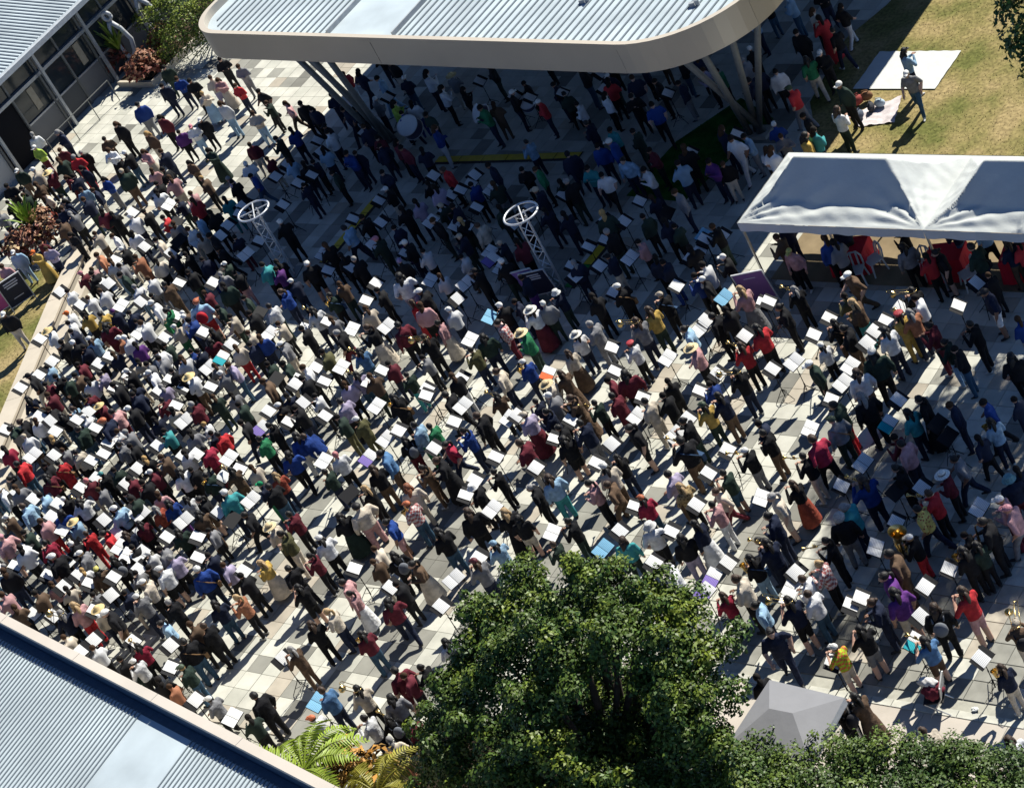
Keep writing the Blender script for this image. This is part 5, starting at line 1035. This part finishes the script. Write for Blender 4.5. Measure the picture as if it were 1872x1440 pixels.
def fill(poly, sx, sy, tops, mind, prob, stands, facing=None):
    g = px_poly(poly); xs = [p[0] for p in g]; ys = [p[1] for p in g]; x = min(xs); n = 0
    while x < max(xs):
        y = min(ys)+frng.uniform(0, sy)
        while y < max(ys):
            X = x+frng.uniform(-.22, .22)*sx; Y = y+frng.uniform(-.18, .18)*sy; y += sy
            if frng.random() > prob or not pip(X, Y, g) or blocked(X, Y): continue
            if any(abs(X-o.x) < mind and abs(Y-o.y) < mind and (X-o.x)**2+(Y-o.y)**2 < mind*mind for o in people): continue
            q = Pn(); q.x, q.y = X, Y; q.h = frng.uniform(1.42, 1.82); q.px, q.py, q.dp = to_px((X, Y, q.h*.93)); q.h *= .92+.08*max(0, min(1, (q.px-500)/800)); q.top = frng.choice(tops); q.leg = frng.choice('kkkknnjgchd'); q.head = frng.choice('kkkkkhhhhbgWWKSc'); q.marks = 'f' if stands else ''; q.anchor = None; people.append(q); n += 1
        x += sx
    return n
MIXT = 'kkkkkkkkkkkkggggggwwwwwwwwwwwnnnnnmmspddhhcccvz'
DARKT = 'kkkkkkkknnnnnnnggdds'
fill([(8, 960), (60, 780), (140, 600), (200, 520), (330, 370), (430, 480), (480, 560), (500, 700), (470, 900), (440, 1100), (300, 1215), (0, 1130)], 1.0, .66, MIXT, .52, .80, True)
fill([(480, 580), (640, 640), (760, 720), (740, 900), (480, 900)], .95, .72, MIXT, .60, .55, True)
fill([(0, 420), (140, 330), (230, 400), (160, 480), (60, 520), (0, 500)], .8, .7, MIXT, .5, .8, False)
fill([(0, 300), (200, 300), (420, 330), (560, 330), (560, 400), (330, 400), (180, 380)], 1.0, .8, MIXT, .55, .5, False)
fill([(560, 230), (700, 180), (1390, 190), (1420, 420), (1380, 560), (1180, 620), (960, 590), (640, 560), (560, 420)], 1.05, .9, DARKT, .62, .42, True)
fill([(700, 150), (1380, 150), (1400, 240), (700, 230)], 1.0, .9, DARKT, .6, .5, False)
fill([(1400, 60), (1540, 40), (1560, 130), (1520, 250), (1420, 330), (1380, 250)], .9, .8, DARKT, .55, .6, False)
fill([(1380, 470), (1872, 480), (1872, 520), (1390, 520)], .9, .9, DARKT, .55, .45, False)
fill([(1700, 560), (1900, 540), (1900, 960), (1780, 940)], 1.2, .95, DARKT, .8, .5, True)
print('people', len(people))
# ---- which of them are objects of their own: the marked ones and then those nearest the camera
vis = [q for q in people if -40 < q.px < 1912 and -60 < q.py < 1500]
order = sorted(vis, key=lambda q: (0 if '!' in q.marks else 1, q.dp))
own = order[:308]; ownset = set(map(id, own)); rest_p = [q for q in vis if id(q) not in ownset]
def heading(q):
    m = q.marks
    if 'F' in m: return R_(200+q.seed*70-35)
    if q.py < 330 and q.px > 560: return R_(90+(q.seed*2-1)*140)
    if 'W' in m: return R_(110+q.seed*120)
    return R_(90+(q.seed*2-1)*(24 if q.seed2 < .7 else 60))
def pose_of(q):
    m = q.marks; r = q.seed2
    if 'Q' in m: return 'squat'
    if 'L' in m: return 'side_skirt' if 'F' in m or r < .3 else ('brass_skirt' if r < .7 else 'reed_skirt')
    if q.anchor and 'bent' in q.anchor: return 'bent'
    if 'H' in m: return 'brass_shorts' if any(k in m for k in 'TPXCU') or r < .55 else 'side_shorts'
    if 'W' in m: return 'walk'
    if 'F' in m: return 'side' if r < .5 else 'folded'
    if 'X' in m or 'C' in m: return 'reed'
    if any(k in m for k in 'TPU'): return 'brass'
    return 'brass' if r < .27 else 'reed' if r < .55 else 'folded' if r < .72 else 'side' if r < .88 else 'walk' if r < .94 else 'side_shorts'
for q in people: q.seed = rng.random(); q.seed2 = rng.random(); q.rz = heading(q); q.pose = pose_of(q)

# ---- labels: a landmark person carries his own words, everybody and everything else is told by the nearest landmark
SECT = ['right of', 'upper right of', 'above', 'upper left of', 'left of', 'lower left of', 'below', 'lower right of']
ORD = ['nearest', 'second', 'third', 'fourth', 'fifth', 'sixth', 'seventh', 'eighth']
anchors = [q for q in own if q.anchor]
def sector(a, x, y): return int(((math.degrees(math.atan2(-(y-a.py), x-a.px))+22.5) % 360)//45)
def relations(items):
    """items: (px, py, look). The place of each among those of the same look, counted from one landmark in one direction: unique by construction."""
    tab = {}
    for i, (x, y, k) in enumerate(items):
        for ai, a in enumerate(anchors):
            d = math.hypot(x-a.px, y-a.py)
            if 6 < d < 420: tab.setdefault((k, ai, sector(a, x, y)), []).append((d, i))
    cand = {}
    for (k, ai, s), L in tab.items():
        L.sort()
        for r_, (d, i) in enumerate(L[:8]): cand.setdefault(i, []).append((d*(1+.7*r_), r_, s, ai))
    out = {}
    for i in range(len(items)):
        c = sorted(cand.get(i, [(0, 0, 0, 0)])); out[i] = c
    return out
def hd_words(q):
    if q.head in HAIR and not (q.head == 'g' and False): return HAIR[q.head][0]
    return HATS.get(q.head, ('brown hair', 0))[0]
def leg_words(q):
    n = CN[q.leg][0]
    return n+(' skirt' if q.pose.endswith('skirt') else ' shorts' if q.pose.endswith('shorts') else ' trousers')
plain = [q for q in own if not q.anchor]
looks = [(CN[q.top][0]+' top', leg_words(q), hd_words(q)) for q in plain]
rel = relations([(q.px, q.py, l) for q, l in zip(plain, looks)])
used = set()
for i, (q, l) in enumerate(zip(plain, looks)):
    for _, r_, s, ai in rel[i]:
        words = 'person in %s, %s, %s, %s %s' % (l[0], l[1], l[2], ORD[r_] if r_ else '', SECT[s])
        tail = ' the '+anchors[ai].anchor
        lab = ' '.join((words+tail).split())
        if len(lab.split()) > 16: lab = ' '.join(('%s and %s, %s %s the %s' % (l[0], l[2], ORD[r_] if r_ else '', SECT[s], anchors[ai].anchor)).split())
        if len(lab.split()) > 16: continue
        if lab in used: continue
        used.add(lab); q.label = lab; break
    else: q.label = 'person in %s with %s and %s among the band' % l
for q in anchors:
    q.label = 'person marked out by '+q.anchor if len(q.anchor.split()) < 3 else 'person: '+q.anchor
    q.label = 'person with '+q.anchor+(', '+hd_words(q) if len(q.anchor.split()) < 5 and 'hair' not in q.anchor and 'cap' not in q.anchor and 'hat' not in q.anchor and 'head' not in q.anchor and 'beret' not in q.anchor and 'hood' not in q.anchor else '')
# ---- build them
WEAVE = {'q': (1.0, (0.62, 0.55, 0.52)), 'Z': (2.0, (0.35, 0.06, 0.04)), 'G': (2.0, (0.10, 0.06, 0.03)), 'V': (1.0, (0.40, 0.55, 0.03))}
def jit(c, s):
    l = .3*c[0]+.6*c[1]+.1*c[2]; c = tuple(k*.86+l*.14 for k in c)
    return tuple(max(0.004, k*s) for k in c)
def head_kind(q):
    if q.head in HAIR:
        if q.head == 'w': return 'frizz', HAIR['w'][1], 'hair'
        long_ = q.seed < (.75 if 'L' in q.marks or q.head == 'b' or (q.anchor and 'hair' in q.anchor) else .36)
        return ('long' if long_ else ('short' if q.seed < .72 else 'bun' if q.seed < .86 else 'tail')), HAIR[q.head][1], 'hair'
    c = HATS.get(q.head, HATS['c'])[1]; k = HAT_KIND.get(q.head, 'cap')
    if q.anchor and 'bucket' in q.anchor: c = (0.55, .56, .54) if 'pale' in q.anchor else (0.16, .36, .38)
    if q.head == 'S' and q.anchor and 'white' in q.anchor: c = (0.72, .70, .62)
    if q.head == 'W' and q.anchor and ('sunhat' in q.anchor or 'white hat' in q.anchor): k = 'bucket'
    return k, c, {'straw': 'straw_hat', 'bucket': 'bucket_hat', 'beret': 'beret', 'scarf': 'headscarf', 'cap': 'cap'}[k]
inst_items = []
for q in own:
    me, HC = BODY[q.pose]; s = q.h/1.70
    o = bpy.data.objects.new('person', me); COL.objects.link(o); o.location = (q.x, q.y, .012); o.rotation_euler = (0, 0, q.rz); w_ = s*(.97+.26*q.seed2**1.5)*(1.3 if q.anchor and ('poncho' in q.anchor or 'bulky' in q.anchor or 'baggy' in q.anchor) else 1.0); o.scale = (w_, w_, s)
    tag(o, q.label, 'person', 'people playing and watching on the plaza')
    b = .8+.4*q.seed2; o['top_color'] = jit(CN[q.top][1], b if q.top not in 'wc' else min(1.1, b)); o['legs_color'] = jit(CN[q.leg][1], .8+.4*q.seed); o['skin_color'] = SKINS[int(q.seed*5.99)]
    o['shoe_color'] = (.55, .55, .53) if q.seed2 < .3 else (.02, .02, .022); wv = WEAVE.get(q.top, (0.0, (0, 0, 0))); o['weave'] = wv[0]; o['weave_color'] = wv[1]
    k, c, nm = head_kind(q); h = bpy.data.objects.new(nm, HM[k]); COL.objects.link(h); h.parent = o; h.location = HC+Vector((0, 0, .008)); h['hair_color'] = jit(c, .8+.4*q.seed)
    if nm not in ('hair', 'headscarf') and (q.seed2 < .8):
        hh = bpy.data.objects.new('hair', HM['long' if q.seed < .3 else 'short']); COL.objects.link(hh); hh.parent = o; hh.location = HC+Vector((0, 0, -.012)); hh.scale = (.97, .97, .9); hh['hair_color'] = HAIR[('k', 'h', 'k', 'b')[int(q.seed*3.99)]][1]
    if not q.anchor and q.pose in ('side', 'reed', 'folded', 'brass') and .30 < q.seed < .44:
        mb = MB(); mb.tube([(-.19, .02, 1.40), (-.02, .165, 1.22), (.19, .10, .96), (.20, -.06, .94), (.02, -.165, 1.2), (-.19, -.02, 1.41)], .014, 5); mb.box((.215, .02, .88), (.09, .22, .20)); mb.build('shoulder_bag', solid(('bag_tan', 'bag_black', 'bag_blue')[int(q.seed*1000) % 3], ((.22, .13, .06), (.02, .02, .022), (.04, .08, .16))[int(q.seed*1000) % 3], .8, .2), o)
    elif not q.anchor and q.pose in ('side', 'reed', 'folded', 'brass') and q.seed < .07:
        mb = MB(); mb.ell((0, -.205, 1.17), (.15, .10, .21), 14, 10); [mb.tube([(s_*.11, -.14, 1.33), (s_*.13, .02, 1.42), (s_*.14, .14, 1.25), (s_*.13, .02, 1.02)], .02, 5) for s_ in (-1, 1)]; mb.build('backpack', solid('pack_grey' if q.seed < .035 else 'pack_black', (.14, .15, .17) if q.seed < .035 else (.02, .02, .024), .8, .2), o, True)
    if q.anchor and 'backpack' in q.anchor:
        mb = MB(); mb.ell((0, -.20, 1.18), (.15, .10, .22), 14, 10); bp = mb.build('backpack', solid('backpack_red', (.45, .01, .02), .7, .3), o, True)
    ik = next((t for t in 'TXPCU' if t in q.marks), None)
    if ik is None and '!' in q.marks and q.py > 340 and 'F' not in q.marks and q.pose in ('brass', 'brass_skirt') and q.seed < .22: ik = 'P' if q.seed < .18 else 'T'
    if ik is None and '!' in q.marks and q.py > 340 and 'F' not in q.marks and q.pose in ('reed', 'reed_skirt') and q.seed < .4: ik = 'C' if q.seed < .28 else 'X'
    if ik: inst_items.append((q, ik, HC, s))
rel = relations([(q.px, q.py, ik) for q, ik, _, _ in inst_items])
for i, (q, ik, HC, s) in enumerate(inst_items):
    _, r_, se, ai = rel[i][0]; nm = INST_N[ik]
    a = q if q.anchor else anchors[ai]
    lab = ('%s held by the person with %s' % ({'P': 'gold trumpet', 'T': 'gold trombone', 'X': 'gold saxophone', 'C': 'black clarinet', 'U': 'gold tuba'}[ik], q.anchor)) if q.anchor else '%s, %s %s the %s' % ({'P': 'gold trumpet', 'T': 'gold trombone', 'X': 'gold saxophone', 'C': 'black clarinet', 'U': 'gold tuba'}[ik], ORD[r_], SECT[se], a.anchor)
    mouth = Matrix.Rotation(q.rz, 3, 'Z') @ ((HC+Vector((0, .105, -.056)))*s)
    t = thing(nm, lab, nm, Vector((q.x, q.y, .012))+mouth, q.rz, 'instruments held by the players')
    for pn, me in INST[ik]: link(pn, me, t)
# ---- everybody farther or more hidden: one mass
V = []; F = []; T = []; off = 0
hairlow = {}
def low_parts(pose):
    me, HC = LOW[pose]; nv = len(me.vertices); co = np.empty(nv*3, np.float32); me.vertices.foreach_get('co', co)
    return co.reshape(-1, 3), [tuple(p.vertices) for p in me.polygons], [p.material_index for p in me.polygons], HC
LP = {k: low_parts(k) for k in LOW}
def low_hair(kind):
    mb = MB()
    if kind == 'straw': mb.lathe([(.235, .018), (.105, .044), (.095, .12), (0, .14)], n=12)
    elif kind == 'long': mb.ell((0, -.016, .020), (.092, .108, .118), 10, 6, v1=.62); mb.tube([(0, -.07, .03), (0, -.11, -.12), (0, -.105, -.36)], [.075, .10, .04], 8, flat=.5)
    else: mb.ell((0, -.008, .024), (.091, .107, .110), 10, 6, v1=.56)
    if kind == 'cap': mb.box((0, .125, .03), (.13, .10, .012))
    return np.array(mb.v, np.float32), mb.f
LH = {k: low_hair(k) for k in ('short', 'long', 'cap', 'straw')}
for q in rest_p:
    pk = q.pose if q.pose in LP else ('brass_skirt' if 'skirt' in q.pose else 'walk' if q.pose == 'bent' else 'side')
    co, polys, mi, HC = LP[pk]; s = q.h/1.70; ca, sa = math.cos(q.rz), math.sin(q.rz); rm = np.array([[ca, -sa, 0], [sa, ca, 0], [0, 0, 1]])
    cols = [jit(CN[q.top][1], .8+.4*q.seed2), jit(CN[q.leg][1], .8+.4*q.seed), SKINS[int(q.seed*5.99)], (.03, .03, .032), (.02, .02, .02)]
    P = (co*s) @ rm.T+np.array([q.x, q.y, .012]); V.append(P); F += [tuple(i+off for i in p) for p in polys]; T += [cols[k] for k in mi]; off += len(P)
    k, c, nm = head_kind(q); hk = k if k in LH else ('straw' if k in ('bucket',) else 'short'); hv, hf = LH[hk]
    P = ((hv+np.array(HC)+np.array([0, 0, .01]))*s) @ rm.T+np.array([q.x, q.y, .012]); V.append(P); F += [tuple(i+off for i in p) for p in hf]; T += [c]*len(hf); off += len(P)
me = bpy.data.meshes.new('crowd'); me.from_pydata(np.concatenate(V).tolist(), [], F); me.materials.append(M_CROWD)
a_ = me.attributes.new('tint', 'FLOAT_COLOR', 'FACE'); a_.data.foreach_set('color', np.array([(*t, 1.0) for t in T], np.float32).ravel()); me.polygons.foreach_set('use_smooth', [True]*len(F)); me.update()
stuff(link('crowd', me), 'dense crowd of band players farther back and in the canopy shade')
print('own', len(own), 'mass', len(rest_p), 'anchors', len(anchors))

# ------------------------------------------------------------------ music stands and the music on them
def paper_mat(name, col):
    mt, nt, b = new_mat(name, .8, .2)
    tc = nt.nodes.new('ShaderNodeTexCoord'); sp = nt.nodes.new('ShaderNodeSeparateXYZ'); nt.links.new(tc.outputs['Object'], sp.inputs[0])
    wv = nt.nodes.new('ShaderNodeMath'); wv.operation = 'FRACT'; ml = nt.nodes.new('ShaderNodeMath'); ml.operation = 'MULTIPLY'; ml.inputs[1].default_value = 28.0
    nt.links.new(sp.outputs[0], ml.inputs[0]); nt.links.new(ml.outputs[0], wv.inputs[0])
    gt = nt.nodes.new('ShaderNodeMath'); gt.operation = 'GREATER_THAN'; gt.inputs[1].default_value = .55; nt.links.new(wv.outputs[0], gt.inputs[0])
    nz = nt.nodes.new('ShaderNodeTexNoise'); nz.inputs['Scale'].default_value = 60; nt.links.new(tc.outputs['Object'], nz.inputs[0])
    mu = nt.nodes.new('ShaderNodeMath'); mu.operation = 'MULTIPLY'; nt.links.new(gt.outputs[0], mu.inputs[0]); nt.links.new(nz.outputs[0], mu.inputs[1])
    mx = nt.nodes.new('ShaderNodeMix'); mx.data_type = 'RGBA'; mx.inputs[6].default_value = (*col, 1); mx.inputs[7].default_value = (*(k*.34 for k in col), 1)
    nt.links.new(mu.outputs[0], mx.inputs[0]); nt.links.new(mx.outputs[2], b.inputs['Base Color'])
    return mt
PAPER = {'w': paper_mat('printed_music', (0.78, 0.78, 0.77)), 'b': paper_mat('blue_folder', (0.22, .46, .66)), 'o': paper_mat('orange_folder', (0.62, .13, .04)), 'p': paper_mat('purple_folder', (0.22, .16, .46)), 't': paper_mat('teal_folder', (0.03, .34, .40))}
def page_mesh(w, h, mt, curl):
    mb = MB(); n = 6; V = []; F = []
    for i in range(n+1):
        u = i/n-.5
        for v in (-.5, .5): V.append((v*h, u*w, .006+curl*(.25-u*u)*.10))
    for i in range(n): F.append((i*2, i*2+1, i*2+3, i*2+2))
    mb.add(V, F); return mb.mesh('page', mt)
PG = {k: page_mesh(.25, .34, m_, c) for k, m_, c in (('w', PAPER['w'], .3), ('b', PAPER['b'], .2), ('o', PAPER['o'], .2), ('p', PAPER['p'], .2), ('t', PAPER['t'], .2))}
PG1 = [page_mesh(w, h, PAPER['w'], c) for w, h, c in ((.29, .36, .3), (.33, .34, .6), (.27, .36, .1))]
M_STAND = solid('stand_black', (0.014, 0.014, 0.016), .7, .15, namt=.05)
mb = MB(); mb.box((0, 0, 0), (.36, .52, .006)); mb.box((.18, 0, .02), (.006, .52, .045)); DESK = mb.mesh('desk', M_STAND)
mb = MB(); mb.tube([(0, 0, .14), (0, 0, 1.0)], [.013, .010], 7); mb.tube([(0, 0, .30), (0, 0, .36)], .02, 7); mb.tube([(0, 0, .66), (0, 0, .70)], .018, 7); POLE = mb.mesh('pole', M_STAND)
mb = MB(); mb.tube([(.01, 0, .33), (.30, 0, .012)], .010, 6); mb.tube([(.03, 0, .13), (.17, 0, .15)], .007, 5); LEG = mb.mesh('leg', M_STAND)
TILT = R_(36)
stands = []
for (ox, oy), txt in SHEETS.items():
    for row in txt.split(';'):
        x, y, k = row.split(); px, py = ox+float(x)/3.983, oy+float(y)/3.983; p = at(px, py, 1.12); stands.append([px, py, k, p.x, p.y, to_px(p)[2]])
for q in people:       # the players of the filled rows have stands as well, one for two
    if 'f' in q.marks and q.seed < .95:
        a = q.rz+math.pi/2; x = q.x+.52*math.cos(a); y = q.y+.52*math.sin(a)
        if any((x-s_[3])**2+(y-s_[4])**2 < .36**2 for s_ in stands): continue
        px, py, d = to_px((x, y, 1.12)); stands.append([px, py, 'd' if q.seed2 < .22 else 'k' if q.seed2 > .93 else 's', x, y, d])
stands = [s_ for s_ in stands if -30 < s_[0] < 1900 and -30 < s_[1] < 1470]
stands.sort(key=lambda s_: s_[5]); far = stands[295:]; stands = stands[:295]
print('stands', len(stands))
KW = {'s': 'single white page', 'd': 'open white double page', 'b': 'blue covered music', 'o': 'orange folder with white page', 'p': 'purple folder with pale page', 't': 'teal folder with white page', 'k': ''}
relS = relations([(s_[0], s_[1], 'stand') for s_ in stands])
sheets = [s_ for s_ in stands if s_[2] != 'k']; relP = relations([(s_[0], s_[1], s_[2]) for s_ in sheets])
taken = set()
def pick(c, head):
    for _, r_, se, ai in c:
        lab = ' '.join(('%s, %s %s the %s' % (head, ORD[r_], SECT[se], anchors[ai].anchor)).split())
        if len(lab.split()) <= 16 and lab not in taken: taken.add(lab); return lab
    return head+' among the rows of players'
rS = random.Random(4); ishe = 0
for i, (px, py, k, x, y, d) in enumerate(stands):
    nearp = [q for q in people if 0.15 < math.hypot(q.x-x, q.y-y) < 1.1 and q.x > x-.2]
    rz = rS.uniform(-.28, .28); dz = rS.uniform(-.08, .08)
    t = thing('music_stand', pick(relS[i], 'black tripod music stand'), 'music stand', (x, y, .012), rz, 'music stands in front of the players')
    link('pole', POLE, t, (0, 0, dz)); o = link('desk', DESK, t, (0, 0, 1.10+dz)); o.rotation_euler = (0, TILT, 0)
    a0 = rS.uniform(0, 2)
    for q in range(3): link('leg', LEG, t, (0, 0, 0), a0+q*2.094)
    if k == 'k': continue
    lab = pick(relP[ishe], KW[k]+' on a music stand'); ishe += 1
    loc = Vector((x, y, .012+1.10+dz))
    if k == 's':
        o = link('sheet_music', rS.choice(PG1), None, loc+Matrix.Rotation(rz, 3, 'Z') @ Vector((.006, rS.uniform(-.04, .04), .012))); o.rotation_euler = (0, TILT, rz+rS.uniform(-.06, .06)); tag(o, lab, 'sheet music', 'sheet music on the stands')
    else:
        e = thing('sheet_music', lab, 'sheet music', loc+Vector((.004, 0, .012)), rz, 'sheet music on the stands'); e.rotation_euler = (0, TILT, rz)
        other = 'w' if k in 'dopt' else k
        for sgn, kk in ((-1, k if k in 'bopt' else 'w'), (1, other)): o = link('page', PG[kk], e, (0, sgn*.131, 0)); o.rotation_euler = (sgn*.06, 0, 0)

# the stands past the nearest three hundred, one mass
if far:
    mb = MB()
    for px, py, k, x, y, d in far:
        rm = Euler((0, TILT, rS.uniform(-.28, .28))).to_matrix(); c = Vector((x, y, 1.11+rS.uniform(-.08, .08)))
        mb.box(c, (.36, .52, .006), rm, 0); mb.tube([(x, y, .14), c], .011, 6, 0)
        for q in range(3): a = q*2.094+rS.uniform(-.2, .2); mb.tube([(x, y, .33), (x+.3*math.cos(a), y+.3*math.sin(a), .015)], .010, 5, 0)
        if k != 'k': mb.box(c+rm @ Vector((0, 0, .012)), (.34, .27 if k == 's' else .50, .004), rm, 1)
    stuff(mb.build('far_music_stands', [M_STAND, PAPER['w']]), 'music stands with white sheets far back among the crowd')
print('far stands', len(far))
